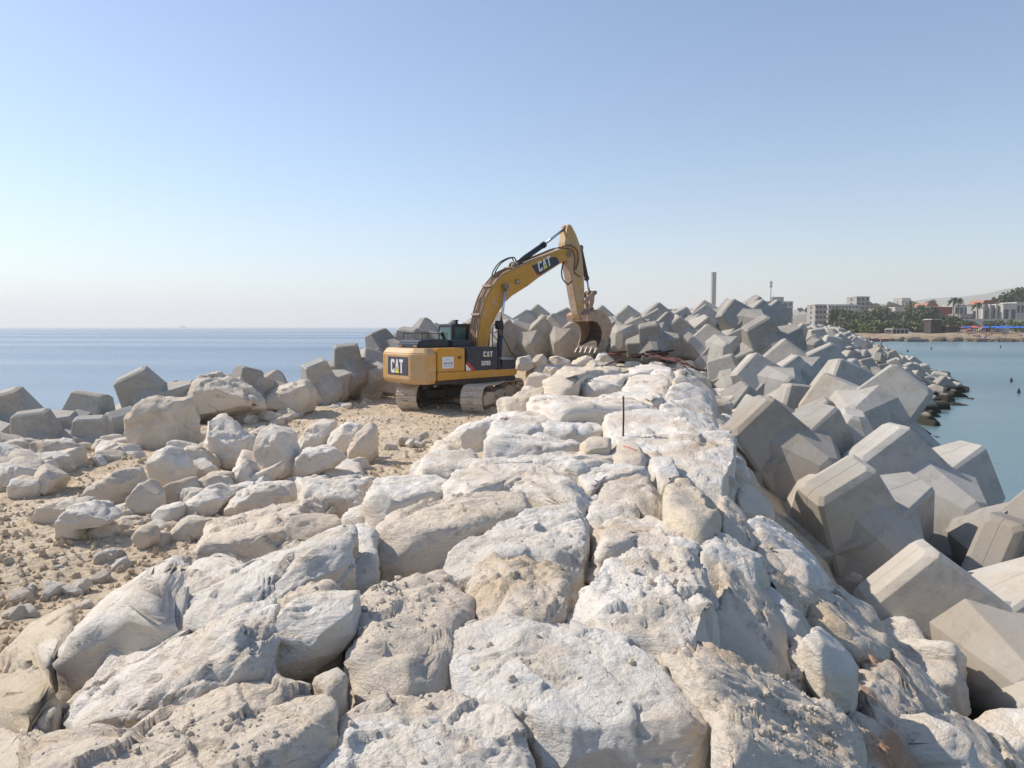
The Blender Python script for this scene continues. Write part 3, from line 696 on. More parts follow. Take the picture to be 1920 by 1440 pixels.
heap(P("60,1030 330,1040 220,1100 60,1190 -40,1150"), 18, .12, .36, 'ochre clod on the sandy ground at lower left', 'clods on the sandy ground')

# ---- gravel: thousands of pebbles, one object
def gravel(name, n, area, smin, smax, mat, seed):
    r = np.random.RandomState(seed); V0, F0 = cube_sphere(2)
    pts = []
    while len(pts) < n:
        u = r.uniform(*area[0]); y = area[1][0] * (area[1][1] / area[1][0]) ** r.rand(); x = u * y
        z = surf1(x, y)
        if abs(z - GZ) < .12 and x < x_left(y) - 1.6 and x > x_arm(y): pts.append((x, y))
    pts = np.array(pts); m = len(V0); VV = np.empty((n, m, 3)); s = smin * (smax / smin) ** (r.rand(n) ** 1.8)
    gz = ground_z(pts[:, 0], pts[:, 1]); q = np.stack([pts[:, 0], pts[:, 1], 0 * gz], -1)
    gz = gz + fbm(q * .45, 4, 3) * .10 + fbm(q * 2.2, 4, 11, ridged=True) * .028
    for i in range(n):
        R = np.array(Euler(r.uniform(0, 6.3, 3)).to_matrix())
        v = V0 * (1 + .28 * r.uniform(-1, 1, (m, 1))) * np.array([1, r.uniform(.6, .95), r.uniform(.45, .8)])
        VV[i] = (v @ R.T) * s[i] + np.array([pts[i, 0], pts[i, 1], gz[i] + s[i] * .25])
    FF = (F0[None] + (np.arange(n) * m)[:, None, None]).reshape(-1, 4)
    return link_mesh(name, mesh_np(name, VV.reshape(-1, 3), FF, mat, smooth=False))
tag(gravel('gravel', 5500, ((-.75, .02), (5, 33)), .010, .075, M_GROUND, 4), 'loose limestone gravel and clods strewn over the sandy platform', 'gravel', kind='stuff')
def crumbs(n, seed):
    r = np.random.RandomState(seed); V0, F0 = cube_sphere(2); m = len(V0); VV = np.empty((n, m, 3))
    dg = bpy.context.evaluated_depsgraph_get(); dg.update(); k = 0
    while k < n:
        u, v = [(r.normal(400, 110), r.normal(1385, 35)), (r.normal(740, 50), r.normal(1120, 40)), (r.normal(1500, 60), r.normal(1340, 50)), (r.uniform(550, 1500), r.uniform(900, 1430)), (r.normal(1250,40), r.normal(1080,25))][r.choice(5, p=[.22, .2, .25, .23, .1])]
        if v > 1500 or u < 0 or u > 1800: continue
        d = ray(u, v).normalized(); ok, loc, nrm, _, ob, _ = scene.ray_cast(dg, Vector((0, 0, CAMZ)), d)
        if not ok or nrm.z < .6: k += 0; continue
        s = .0022 * (6 ** (r.rand() ** 2.2))
        R = np.array(Euler(r.uniform(0, 6.3, 3)).to_matrix())
        VV[k] = ((V0 * (1 + .3 * r.uniform(-1, 1, (m, 1)))) @ R.T) * s * loc.y ** .5 + np.array(loc) + np.array([0, 0, s * .3]); k += 1
    FF = (F0[None] + (np.arange(n) * m)[:, None, None]).reshape(-1, 4)
    return link_mesh('soil_crumbs', mesh_np('soil_crumbs', VV.reshape(-1, 3), FF, M_DUSTY, smooth=False))
tag(crumbs(420, 8), 'scattered soil crumbs and chips lying on the foreground boulders', 'crumbs', kind='stuff')

# ------------------------------------------------------------------ concrete armour units
def hull(pts, bev=0.010):
    bm = bmesh.new()
    for p in pts: bm.verts.new(p)
    bmesh.ops.convex_hull(bm, input=bm.verts[:])
    lo = [v for v in bm.verts if not v.link_faces]
    for v in lo: bm.verts.remove(v)
    bmesh.ops.dissolve_limit(bm, angle_limit=0.02, verts=bm.verts[:], edges=bm.edges[:])
    es = [e for e in bm.edges if len(e.link_faces) == 2 and e.calc_face_angle(0) > .15]
    bmesh.ops.bevel(bm, geom=es, offset=bev, segments=2, affect='EDGES', profile=.6)
    return bm

def section(c, ax_u, ax_v, hu, hv, ch):
    """elongated octagon centred at c"""
    o = []
    for su, sv in ((1, 1), (1, -1), (-1, 1), (-1, -1)):
        o.append(c + ax_u * su * hu + ax_v * sv * (hv - ch)); o.append(c + ax_u * su * (hu - ch) + ax_v * sv * hv)
    return o

def unit_mesh(name, seed):
    """two crossed blunt legs in one plane and two noses across it, as cast"""
    r = random.Random(seed); X, Y, Z = Vector((1, 0, 0)), Vector((0, 1, 0)), Vector((0, 0, 1))
    parts = []
    for a in (RAD(42), RAD(180 - 42)):
        u = Vector((math.cos(a), 0, math.sin(a))); w = Vector((-math.sin(a), 0, math.cos(a)))
        for sg in (1, -1):
            parts.append(section(u * sg * 1.52, w, Y, .44, .20, .06) + section(u * sg * 1.45, w, Y, .54, .29, .06)
                         + section(u * sg * .30, w, Y, .72, .66, .04) + section(u * sg * -.2, w, Y, .50, .45, .05))
    for sg in (1, -1):
        parts.append(section(Y * sg * 1.30, Z, X, .44, .18, .13) + section(Y * sg * 1.23, Z, X, .52, .26, .16)
                     + section(Y * sg * .42, Z, X, .94, .82, .34))
    out = bmesh.new()
    for p in parts:
        bm = hull(p); me = bpy.data.meshes.new('tmp'); bm.to_mesh(me); bm.free(); out.from_mesh(me); bpy.data.meshes.remove(me)
    me = bpy.data.meshes.new(name); out.to_mesh(me); out.free(); me.materials.append(M_CONC)
    return me
UNIT = unit_mesh('armour_unit', 1)
UN = [0]
FARU = []
def unit(loc, rot, label, group, s=1.0):
    if loc[1] > 62: FARU.append((Vector(loc), Euler(rot), s)); return None
    o = link_mesh('armour_unit', UNIT, loc=loc, rot=rot); o.scale = (s, s, s)
    UN[0] += 1
    return tag(o, label, 'armour unit', group)
G1 = 'concrete armour units on the right slope'
def up(u, v, d, rx, ry, rz, lab, s=1.0, g=G1): return unit(at(u, v, d), (RAD(rx), RAD(ry), RAD(rz)), lab, g, s)
up(1712, 962, 12.6, 2, 14, 12, 'huge concrete unit with two broad flat faces amid the nearest group', 1.03)
up(1625, 800, 16.5, -4, -10, -35, 'concrete unit with a sunlit rectangular face above the huge central one', .95)
up(1470, 880, 13.0, 4, 8, 18, 'pale smooth concrete unit touching the slope boulders left of the octagonal nose', .90)
up(1575, 885, 13.8, 95, 10, -20, 'concrete unit showing an octagonal nose end with a lifting mark', .9)
up(1590, 1015, 11.0, 22, 16, 28, 'concrete unit with a sunlit roof shaped crest below the octagonal nose', .92)
up(1940, 1075, 10.6, 9, -20, 25, 'rounded shaded concrete unit at the right picture edge above the waterline', .95)
up(1830, 1235, 8.8, 4, 4, -6, 'concrete unit with a long sunlit top edge at the lower right', 1.0)
up(2050, 1190, 9.8, 14, -8, -10, 'sunlit concrete unit cut by the right picture edge')
up(2040, 1470, 7.2, 15, 30, 40, 'bright corner of a concrete unit at the bottom right edge')
up(1760, 1130, 13.5, 4, 10, 0, 'deeply shaded concrete unit under the huge central one')
up(1370, 735, 26, 4, 30, -20, 'small looking concrete unit with a lit top facet next to the ribbed boulder', .85)
up(1450, 740, 25, -8, 3, 8, 'concrete unit with a V notch between two lit edges', 1.0)
up(1440, 805, 20, 14, -10, 20, 'shaded concrete unit under the V notched one', .8)
up(1490, 835, 16.6, 9, 0, -12, 'low concrete unit with bright rims left of the sunlit rectangular face', .8)
up(1560, 785, 19, -6, -25, 10, 'concrete unit with a tall smooth grey face behind the sunlit rectangular one', .98)
up(1355, 672, 31, -8, 4, -8, 'concrete unit with a lit crown like notch at the corner of the far wall')
up(1440, 660, 30, 19, 15, 15, 'blocky concrete unit with a lit sloping lid above a black gap')
up(1400, 618, 34, -6, 0, 15, 'concrete unit behind the lidded one with a tall lit ridge')
up(1505, 712, 26, 4, 5, -20, 'concrete unit with a lit roof shape below the lidded one')
up(1225, 650, 34, 34, 30, 10, 'concrete unit low in the corner of the far wall', .8)
# the wall across the end of the platform, lower and upper tiers
G2 = 'concrete armour units of the far wall'
lo = [(868, 655), (930, 652), (1000, 645), (1062, 640), (1120, 640), (1172, 645), (1232, 640), (1290, 640)]
wl_ = ['behind the cab', 'behind the boom foot', 'left of the boom cylinder gap', 'left of the bucket', 'directly behind the bucket', 'right of the bucket', 'above the rusty pipes', 'above the black gap right of the pipes']
rr = random.Random(11)
for i, (u, v) in enumerate(lo):
    up(u, v, 37.2 + rr.uniform(-.4, .4), rr.uniform(-10, 25), rr.uniform(-12, 12), rr.uniform(-25, 25), 'bulky lower concrete unit of the far wall ' + wl_[i], .98, G2)
hi = [(845, 620), (905, 612), (965, 598), (1030, 588), (1085, 596), (1148, 590), (1200, 590), (1250, 586), (1300, 590), (1345, 588), (1392, 582), (1430, 590)]
hl = ['behind the cab roof', 'left of the boom', 'seen under the boom', 'with a humped top left of the dipper arm', 'hidden behind the dipper arm', 'right of the dipper arm', 'with a flat shaded top', 'with a lit pointed shoulder', 'with a tilted lit lid', 'standing below the distant tower', 'forming the dark peak of the wall', 'at the right end where the skyline drops']
for i, (u, v) in enumerate(hi):
    up(u, v + (36 if u < 1330 else 26), 39.6 + rr.uniform(-.5, .5), rr.uniform(-10, 22), rr.uniform(-9, 9), rr.uniform(-24, 24), 'upper concrete unit of the far wall ' + hl[i], 1.05, G2)
for i, u in enumerate(range(880, 1440, 62)):
    up(u, 652, 42, rr.uniform(-20, 20), rr.uniform(-10, 10), rr.uniform(0, 180), 'shaded concrete unit in the second line behind the far wall', .95, 'concrete units behind the far wall')
# the seaward side on the left
G3 = 'concrete armour units on the seaward side'
for (u, v, d, rx, ry, rz, lab, s) in [
    (790, 655, 36.5, 70, 10, 20, 'large domed concrete unit left of the cab', 1.15), (845, 652, 38, 40, 20, 60, 'concrete unit between the domed one and the cab', .9),
    (728, 676, 34, -20, 30, 40, 'grey concrete unit above the counterweight', .95), (770, 668, 34.5, 30, 50, 0, 'concrete unit just behind the engine hood', .9),
    (655, 705, 31, 20, 40, 30, 'concrete unit with a round shoulder at the seaward edge', .9), (692, 708, 31.5, -25, 60, 20, 'concrete unit right of the round shouldered one', .8),
    (602, 732, 29.5, 20, 25, 50, 'wedge like concrete unit rising from the sea side', .85),
    (503, 750, 27, 60, 20, 20, 'flat lying concrete unit seen behind the beige boulders', .85), (452, 752, 26, 20, 60, 70, 'low concrete unit partly hidden behind the peaked boulder', .8),
    (292, 772, 23.6, 15, 20, 20, 'dark concrete unit jutting towards the sea by the square block', .95), (360, 768, 25.5, 45, 20, 0, 'concrete unit behind the peaked boulder', .8),
    (45, 828, 20.8, 15, 30, 20, 'leftmost concrete unit with a broad grey face', 1.0), (160, 828, 21.6, -10, 55, -15, 'concrete unit second from the left on the seaward edge', .95),
    (78, 850, 19.6, 15, 40, 25, 'rounded low concrete unit in front of the leftmost one', .78), (178, 852, 20.2, 20, 45, 30, 'rounded low concrete unit in front of the second from the left', .72),
    (225, 830, 21.8, 35, 30, 80, 'small concrete unit wedged left of the square block', .75), (-60, 846, 19.6, 30, 30, 10, 'concrete unit cut by the left picture edge', 1.0)]:
    up(u, v, d, rx, ry, rz, lab, s, G3)
# the harbour slope curving away
taken = [(o.location.x, o.location.y) for o in bpy.data.objects if o.name.startswith('armour_unit')]
bands = ((12, 30, 'shaded concrete unit on the harbour slope just beyond the near group', 'near harbour slope units'),
         (30, 50, 'small looking concrete unit on the middle of the shaded harbour slope', 'middle harbour slope units'),
         (50, 90, 'distant concrete unit on the bluish shaded harbour slope', 'distant harbour slope units'),
         (90, 150, 'tiny far concrete unit near the tip of the breakwater', 'units near the tip of the breakwater'))
y = 11.0; n = 0; row = 0
while y < 150:
    step = 1.75 + y * .006; t = 1.5 + (step / 2 if row % 2 else 0)
    while t < 13:
        x = float(x_right(y)) + t + rr.uniform(-.3, .3); yy = y + rr.uniform(-.35, .35)
        z = surf1(x, yy) + .35
        if y < 27: z -= 1.3
        if z > -1.9 and (y > 27 or t < 3.5) and all((x - a) ** 2 + (yy - b) ** 2 > 3.2 for a, b in taken):
            for lo_, hi_, lab, grp in bands:
                if lo_ <= max(y, 12) < hi_:
                    unit((x, yy, z + rr.uniform(-.15, .25)), (rr.uniform(-.35, .5), rr.choice((0, 1.57, .78)) + rr.uniform(-.3, .3), rr.uniform(-.6, .9)), lab, grp, rr.uniform(.82, 1.0))
                    n += 1
        t += step
    y += step * .9; row += 1
y = 40.0
while y < 150:                      # crown row along the far crest
    for t in (-.9, -3.4):
        unit((float(x_right(y)) + t, y + rr.uniform(-.3, .3), 2.95 + rr.uniform(-.2, .4)), (rr.uniform(0, 6.3), rr.uniform(0, 6.3), rr.uniform(0, 6.3)),
             'concrete unit on the crown of the breakwater beyond the far wall', 'units on the far crown', 1.0); n += 1
    y += 2.7
def far_units():
    bm = bmesh.new()
    for l, r, s in FARU:
        n0 = len(bm.verts); bm.from_mesh(UNIT); bm.verts.ensure_lookup_table()
        M = Matrix.LocRotScale(l, r, Vector((s, s, s)))
        for v in bm.verts[n0:]: v.co = M @ v.co
    me = bpy.data.meshes.new('armour_units'); bm.to_mesh(me); bm.free(); me.materials.append(M_CONC)
    tag(link_mesh('armour_units', me), 'hundreds of far concrete units merging into one rough mass along the breakwater tip', 'armour units', kind='stuff')
far_units()
print('units', UN[0], 'rocks', ROCKN[0])
# ---- water level

# ------------------------------------------------------------------ excavator
class MB:
    """collects shapes into one mesh object, with a material per shape"""
    def __init__(s): s.bm = bmesh.new(); s.mats = []; s.T = Matrix.Identity(4)
    def _fin(s, verts, mat, faces=None):
        if mat not in s.mats: s.mats.append(mat)
        i = s.mats.index(mat)
        fs = faces if faces is not None else set(f for v in verts for f in v.link_faces)
        for f in fs: f.material_index = i
        for v in verts: v.co = s.T @ v.co
    def box(s, a, b, mat, bev=0.0):
        a, b = Vector(a), Vector(b); r = bmesh.ops.create_cube(s.bm, size=1)['verts']
        for v in r: v.co = Vector(((a[i] + b[i]) / 2 + v.co[i] * abs(b[i] - a[i]) for i in range(3)))
        if bev:
            es = list(set(e for v in r for e in v.link_edges)); fs0 = set(s.bm.faces)
            rr_ = bmesh.ops.bevel(s.bm, geom=es, offset=bev, segments=2, affect='EDGES')
            r = list(set(v for f in rr_['faces'] for v in f.verts) | set(v for v in r if v.is_valid))
        s._fin(r, mat); return s
    def prism(s, prof, y0, y1, mat, axis='y', bev=0.0):
        """profile in xz extruded along y (or xy extruded along z)"""
        if axis == 'y': lo = [s.bm.verts.new((p[0], y0, p[1])) for p in prof]; hi = [s.bm.verts.new((p[0], y1, p[1])) for p in prof]
        else: lo = [s.bm.verts.new((p[0], p[1], y0)) for p in prof]; hi = [s.bm.verts.new((p[0], p[1], y1)) for p in prof]
        n = len(prof); fs = [s.bm.faces.new(lo), s.bm.faces.new(hi[::-1])]
        for i in range(n): fs.append(s.bm.faces.new((lo[i], hi[i], hi[(i + 1) % n], lo[(i + 1) % n])))
        bmesh.ops.recalc_face_normals(s.bm, faces=fs); vs = lo + hi
        if bev:
            es = list(set(e for f in fs for e in f.edges if e.calc_face_angle(0) > .3))
            r = bmesh.ops.bevel(s.bm, geom=es, offset=bev, segments=2, affect='EDGES')
            vs = list(set(v for f in r['faces'] for v in f.verts) | set(v for v in vs if v.is_valid))
            vs = list(set(vs) | set(v for w in vs for f in w.link_faces for v in f.verts))
        s._fin(vs, mat); return s
    def tube(s, pts, r, mat, n=8, caps=True):
        pts = [Vector(p) for p in pts]; rings = []
        rs_ = r if isinstance(r, (list, tuple)) else [r] * len(pts)
        ref = None
        for i, p in enumerate(pts):
            d = (pts[min(i + 1, len(pts) - 1)] - pts[max(i - 1, 0)]).normalized()
            if ref is None: ref = d.orthogonal().normalized()
            ref = (ref - d * ref.dot(d)).normalized(); b = d.cross(ref)
            rings.append([s.bm.verts.new(p + (ref * math.cos(2 * math.pi * k / n) + b * math.sin(2 * math.pi * k / n)) * rs_[i]) for k in range(n)])
        fs = []
        for a, b in zip(rings, rings[1:]):
            for k in range(n):
                f = s.bm.faces.new((a[k], a[(k + 1) % n], b[(k + 1) % n], b[k])); f.smooth = True; fs.append(f)
        if caps: fs.append(s.bm.faces.new(rings[0][::-1])); fs.append(s.bm.faces.new(rings[-1]))
        s._fin([v for q in rings for v in q], mat, fs); return s
    def build(s, name, parent=None, loc=None, label=None):
        bmesh.ops.recalc_face_normals(s.bm, faces=s.bm.faces[:])
        me = bpy.data.meshes.new(name); s.bm.to_mesh(me); s.bm.free()
        for m in s.mats: me.materials.append(m)
        o = link_mesh(name, me, parent, loc)
        if label: o['label'] = label
        return o

def smooth_path(pts, k=5):
    P_ = [Vector(p) for p in pts]; out = []
    for i in range(len(P_) - 1):
        p0, p1, p2, p3 = P_[max(i - 1, 0)], P_[i], P_[i + 1], P_[min(i + 2, len(P_) - 1)]
        for j in range(k):
            t = j / k
            out.append(.5 * ((2 * p1) + (p2 - p0) * t + (2 * p0 - 5 * p1 + 4 * p2 - p3) * t * t + (3 * p1 - p0 - 3 * p2 + p3) * t ** 3))
    return out + [P_[-1]]

LET = {
 'C': [[(1, .72), (1, .85), (.85, 1), (.15, 1), (0, .85), (0, .15), (.15, 0), (.85, 0), (1, .15), (1, .30), (.66, .30), (.66, .2), (.34, .2), (.34, .8), (.66, .8), (.66, .72)]],
 'A': [[(.0, 0), (.36, 1), (.68, 1), (1.04, 0), (.72, 0), (.52, .62), (.32, 0)]],
 'T': [[(.33, 0), (.33, .8), (0, .8), (0, 1), (1, 1), (1, .8), (.67, .8), (.67, 0)]],
 '3': [[(0, 1), (1, 1), (1, 0), (0, 0), (0, .18), (.62, .18), (.62, .41), (.2, .41), (.2, .59), (.62, .59), (.62, .82), (0, .82)]],
 '2': [[(0, 1), (1, 1), (1, .42), (.38, .42), (.38, .18), (1, .18), (1, 0), (0, 0), (0, .6), (.62, .6), (.62, .82), (0, .82)]],
 'D': [[(0, 0), (.34, 0), (.34, 1), (0, 1)], [(.34, .8), (.66, .8), (.66, 1), (.34, 1)], [(.34, 0), (.66, 0), (.66, .2), (.34, .2)], [(.66, 0), (.85, 0), (1, .15), (1, .85), (.85, 1), (.66, 1)]],
 '9': [[(.66, 0), (1, 0), (1, 1), (.66, 1)], [(0, 0), (.66, 0), (.66, .18), (0, .18)], [(0, .42), (.66, .42), (.66, .6), (0, .6)], [(0, .6), (.34, .6), (.34, 1), (0, 1)], [(.34, .82), (.66, .82), (.66, 1), (.34, 1)]],
 'M': [[(0, 0), (0, 1), (.25, 1), (.5, .55), (.75, 1), (1, 1), (1, 0), (.75, 0), (.75, .6), (.5, .2), (.25, .6), (.25, 0)]],
 'L': [[(0, 0), (0, 1), (.34, 1), (.34, .2), (.9, .2), (.9, 0)]],
}
LET['O'] = [[(0, .12), (.12, 0), (.32, 0), (.32, 1), (.12, 1), (0, .88)], LET['D'][1], LET['D'][2], LET['D'][3]]
def tri_fill(mb, pts3, mat):
    vs = [mb.bm.verts.new(p) for p in pts3]
    es = [mb.bm.edges.new((vs[i], vs[(i + 1) % len(vs)])) for i in range(len(vs))]
    r = bmesh.ops.triangle_fill(mb.bm, edges=es, use_beauty=True)
    mb._fin(vs, mat, [g for g in r['geom'] if isinstance(g, bmesh.types.BMFace)])
def word(mb, txt, org, ux, uz, w, h, gap, mat, out):
    """letters as thin raised plates; ux, uz reading and up directions; out the outward step"""
    org, ux, uz, out = Vector(org), Vector(ux), Vector(uz), Vector(out)
    for i, ch in enumerate(txt):
        if ch == ' ': continue
        for poly in LET.get(ch, []):
            tri_fill(mb, [org + ux * (i * (w + gap) + p[0] * w) + uz * (p[1] * h) + out for p in poly], mat)
def cat_logo(mb, org, ux, uz, w, h, out):
    org, ux, uz, out = Vector(org), Vector(ux), Vector(uz), Vector(out)
    word(mb, 'CAT', org, ux, uz, w, h, w * .12, M_WHITEP, out)
    a = org + ux * (w * 1.12 + w * .52) + out * 1.6
    tri_fill(mb, [a - ux * w * .78 - uz * h * .05, a + ux * w * .78 - uz * h * .05, a + uz * h * .5], M_NAVY)
    tri_fill(mb, [a - ux * w * .64 + out * .6 + uz * 0, a + ux * w * .64 + out * .6, a + uz * h * .43 + out * .6], M_YELL)

PHI = RAD(40); EX = empty('excavator', (-1.9, 29.3, GZ), PHI)
tag(EX, 'dusty yellow tracked excavator with raised arm and bucket standing on the sandy platform', 'excavator')
TR = Matrix.Rotation(RAD(70.6) - PHI, 4, 'Z')
# undercarriage
def track(side):
    yc = side * 1.30; L2 = 1.92; R = .46; zc = .50
    # path of the chain
    path = []
    for i in range(21): a = -math.pi / 2 - math.pi * i / 20; path.append((-L2 + R * math.cos(a), zc + R * math.sin(a)))
    for i in range(1, 14): t = i / 14; path.append((-L2 + 2 * L2 * t, zc + R - .05 * math.sin(math.pi * t * 2) ** 2 + .02))
    for i in range(21): a = math.pi / 2 - math.pi * i / 20; path.append((L2 + R * math.cos(a), zc + R * math.sin(a)))
    P2 = [Vector((p[0], 0, p[1])) for p in path] + [Vector((path[0][0], 0, path[0][1]))]
    seg = [0]
    for a, b in zip(P2, P2[1:]): seg.append(seg[-1] + (b - a).length)
    tot = seg[-1]; N = 47
    shoes = MB(); shoes.T = TR; chain = MB(); chain.T = TR
    for i in range(N):
        d = tot * i / N; k = max(j for j in range(len(seg)) if seg[j] <= d); k = min(k, len(P2) - 2)
        t = (d - seg[k]) / max(seg[k + 1] - seg[k], 1e-6); p = P2[k].lerp(P2[k + 1], t); tg = (P2[k + 1] - P2[k]).normalized()
        nrm = Vector((-tg.z, 0, tg.x)); 
        if nrm.dot(p - Vector((max(-L2, min(L2, p.x)), 0, zc))) < 0: nrm = -nrm
        M = Matrix(((tg.x, 0, nrm.x, p.x), (0, 1, 0, yc), (tg.z, 0, nrm.z, p.z), (0, 0, 0, 1)))
        w = tot / N * .485
        for mb, (a, b, mt) in ((shoes, ((-w, -.42, 0), (w, .42, .018), M_TRACK)), (shoes, ((-w, -.42, .018), (-w + .022, .42, .045), M_TRACK)), (shoes, ((-.01, -.42, .018), (.01, .42, .04), M_TRACK)),
                               (shoes, ((-w * .95, -.06, .0185), (-w * .45, -.01, .0205), M_BLACK)), (shoes, ((-w * .95, .03, .0185), (-w * .45, .08, .0205), M_BLACK)),
                               (chain, ((-w * 1.02, -.13, -.085), (w * 1.02, -.07, -.002), M_TRDK)), (chain, ((-w * 1.02, .07, -.085), (w * 1.02, .13, -.002), M_TRDK))):
            T0 = mb.T; mb.T = T0 @ M; mb.box(a, b, mt); mb.T = T0
    fr = shoes.build('track', EX, label='left track' if side > 0 else 'right track')
    chain.build('track_chain', fr)
    f = MB(); f.T = TR
    yo = yc - side * .0
    f.prism([(-1.75, .22), (1.55, .22), (1.55, .62), (1.15, .80), (.75, .80), (.45, .66), (-.25, .72), (-.55, .64), (-1.4, .70), (-1.75, .55)], yc - .26, yc + .26, M_TRACK if side < 0 else M_UNDER, bev=.02)
    for q in (-.55, .4): f.box((q - .05, yc - .27, .40), (q + .05, yc + .27, .52), M_BLACK)
    f.box((-1.85, yc - .2, .4), (-1.5, yc + .2, .6), M_TRDK, .02)
    f.build('track_frame', fr)
    for i in range(8):
        r = MB(); r.T = TR; x = -1.45 + i * .41; r.tube([(x, yc - .22, .20), (x, yc + .22, .20)], .105, M_TRDK, 12); r.build('track_roller', fr)
    for x in (-.6, .65):
        r = MB(); r.T = TR; r.tube([(x, yc - .16, .80), (x, yc + .16, .80)], .085, M_TRDK, 12); r.build('carrier_roller', fr)
    w = MB(); w.T = TR; w.tube([(-L2, yc - .12, zc), (-L2, yc + .12, zc)], .37, M_TRDK, 24); w.tube([(-L2, yc - .17, zc), (-L2, yc + .17, zc)], .12, M_TRACK, 16); w.build('idler_wheel', fr)
    w = MB(); w.T = TR; pr = []
    for i in range(21 * 2):
        a = 2 * math.pi * i / 42; rr_ = .385 if i % 2 else .33; pr.append((L2 + rr_ * math.cos(a), zc + rr_ * math.sin(a)))
    w.prism(pr, yc - .05, yc + .05, M_TRDK); w.tube([(L2, yc - .30, zc), (L2, yc + .30, zc)], .24, M_TRACK, 20); w.tube([(L2, yc - .33, zc), (L2, yc + .33, zc)], .15, M_TRDK, 20); w.build('sprocket', fr)
track(1); track(-1)
u = MB(); u.T = TR
u.prism([(-.9, -.6), (.9, -.6), (.9, .6), (-.9, .6)], .42, .80, M_UNDER, 'z', .05)
for sx in (-1, 1):
    u.prism([(sx * .5, .3), (sx * .9, 1.1), (sx * 1.3, 1.1), (sx * 1.0, .3)], .40, .70, M_UNDER, 'z', .03)
    u.prism([(sx * .5, -.3), (sx * .9, -1.1), (sx * 1.3, -1.1), (sx * 1.0, -.3)], .40, .70, M_UNDER, 'z', .03)
u.tube([(0, 0, .78), (0, 0, 1.02)], .72, M_UNDER, 40); u.tube([(0, 0, .90), (0, 0, .96)], .78, M_TRDK, 48)
u.build('carbody', EX)
# upper structure ----------------------------------------------------
h = MB()
h.prism([(-2.25, -1.42), (1.45, -1.42), (1.5, -1.36), (1.5, -.55), (2.05, -.42), (2.05, .42), (1.5, .5), (1.6, 1.42), (-2.25, 1.42)], 1.02, 1.20, M_UNDER, 'z')
h.prism([(-2.24, 1.17), (1.40, 1.22), (1.50, 1.30), (1.50, 1.47), (-2.24, 1.47)], -1.49, -1.36, M_YP, bev=.02)
h.prism([(-2.24, 1.17), (1.40, 1.22), (1.50, 1.30), (1.50, 1.47), (-2.24, 1.47)], 1.36, 1.47, M_YP, bev=.02)
h.build('main_frame', EX)
c = MB(); cw = [(-2.27, -1.45), (-2.72, -1.45), (-3.06, -1.02), (-3.10, -.9), (-3.10, .85), (-3.02, 1.0), (-2.72, 1.45), (-2.27, 1.45)]
inner = [(-2.27, -1.30), (-2.66, -1.30), (-2.90, -.92), (-2.92, -.8), (-2.92, .78), (-2.88, .9), (-2.66, 1.30), (-2.27, 1.30)]
bot = [(-2.27, -1.36), (-2.60, -1.36), (-2.92, -.96), (-2.96, -.85), (-2.96, .80), (-2.90, .95), (-2.60, 1.36), (-2.27, 1.36)]
def loft(mb, loops, zs, mat):
    R_ = [[mb.bm.verts.new((p[0], p[1], z)) for p in l] for l, z in zip(loops, zs)]; fs = []
    for a, b in zip(R_, R_[1:]):
        for i in range(len(a)): fs.append(mb.bm.faces.new((a[i], a[(i + 1) % len(a)], b[(i + 1) % len(a)], b[i])))
    fs.append(mb.bm.faces.new(R_[0][::-1])); fs.append(mb.bm.faces.new(R_[-1])); bmesh.ops.recalc_face_normals(mb.bm, faces=fs)
    es = list(set(e for f in fs for e in f.edges if e.calc_face_angle(0) > .25)); v0 = [v for r in R_ for v in r]
    r = bmesh.ops.bevel(mb.bm, geom=es, offset=.035, segments=3, affect='EDGES')
    vs = set(v for f in r['faces'] for v in f.verts) | set(v for v in v0 if v.is_valid)
    vs |= set(v for w in vs for f in w.link_faces for v in f.verts); mb._fin(list(vs), mat)
loft(c, [bot, cw, cw, inner], [1.04, 1.18, 2.14, 2.33], M_YD)
cwo = c.build('counterweight', EX)
lp = MB(); lp.box((-3.112, -.86, 1.36), (-3.090, .50, 2.02), M_GREYP)
cat_logo(lp, (-3.112, .28, 1.43), (0, -1, 0), (0, 0, 1), .26, .50, (-.004, 0, 0)); lp.build('logo_panel', cwo)
for yy in (-.5, .5):
    k = MB(); k.tube([(-2.55, yy - .08, 2.32), (-2.55, yy - .08, 2.40), (-2.55, yy + .08, 2.40), (-2.55, yy + .08, 2.32)], .018, M_YD, 6); k.build('lifting_eye', cwo)
d = MB(); d.box((-2.235, -1.45, 1.475), (-1.0, -.6, 2.33), M_YP, .03); eh = d.build('pump_door', EX)
k = MB(); k.box((-1.30, -1.475, 1.93), (-1.16, -1.448, 2.03), M_BLACK, .006); k.box((-1.25, -1.485, 1.96), (-1.20, -1.474, 2.0), M_YELL); k.build('door_latch', eh)
k = MB(); k.box((-2.02, -1.462, 1.60), (-1.52, -1.452, 2.02), M_WHITEP); word(k, 'AMACO', (-1.97, -1.462, 1.74), (1, 0, 0), (0, 0, 1), .07, .085, .015, M_BLUEL, (0, -.003, 0))
for i in range(7): a = math.pi * i / 6; k.box((-1.77 + .09 * math.cos(a) - .012, -1.4655, 1.87 + .06 * math.sin(a)), (-1.77 + .09 * math.cos(a) + .012, -1.4625, 1.89 + .06 * math.sin(a)), M_BLUEL)
k.box((-1.95, -1.4655, 1.67), (-1.59, -1.4625, 1.685), M_BLUEL); k.build('company_sticker', eh, label='white sticker with blue lettering')
for (x0, x1) in ((-2.235, -.99),):
    d = MB(); d.box((x0, .55, 1.475), (x1 + 1.0, 1.44, 2.30), M_YP, .03); d.build('radiator_door', EX)
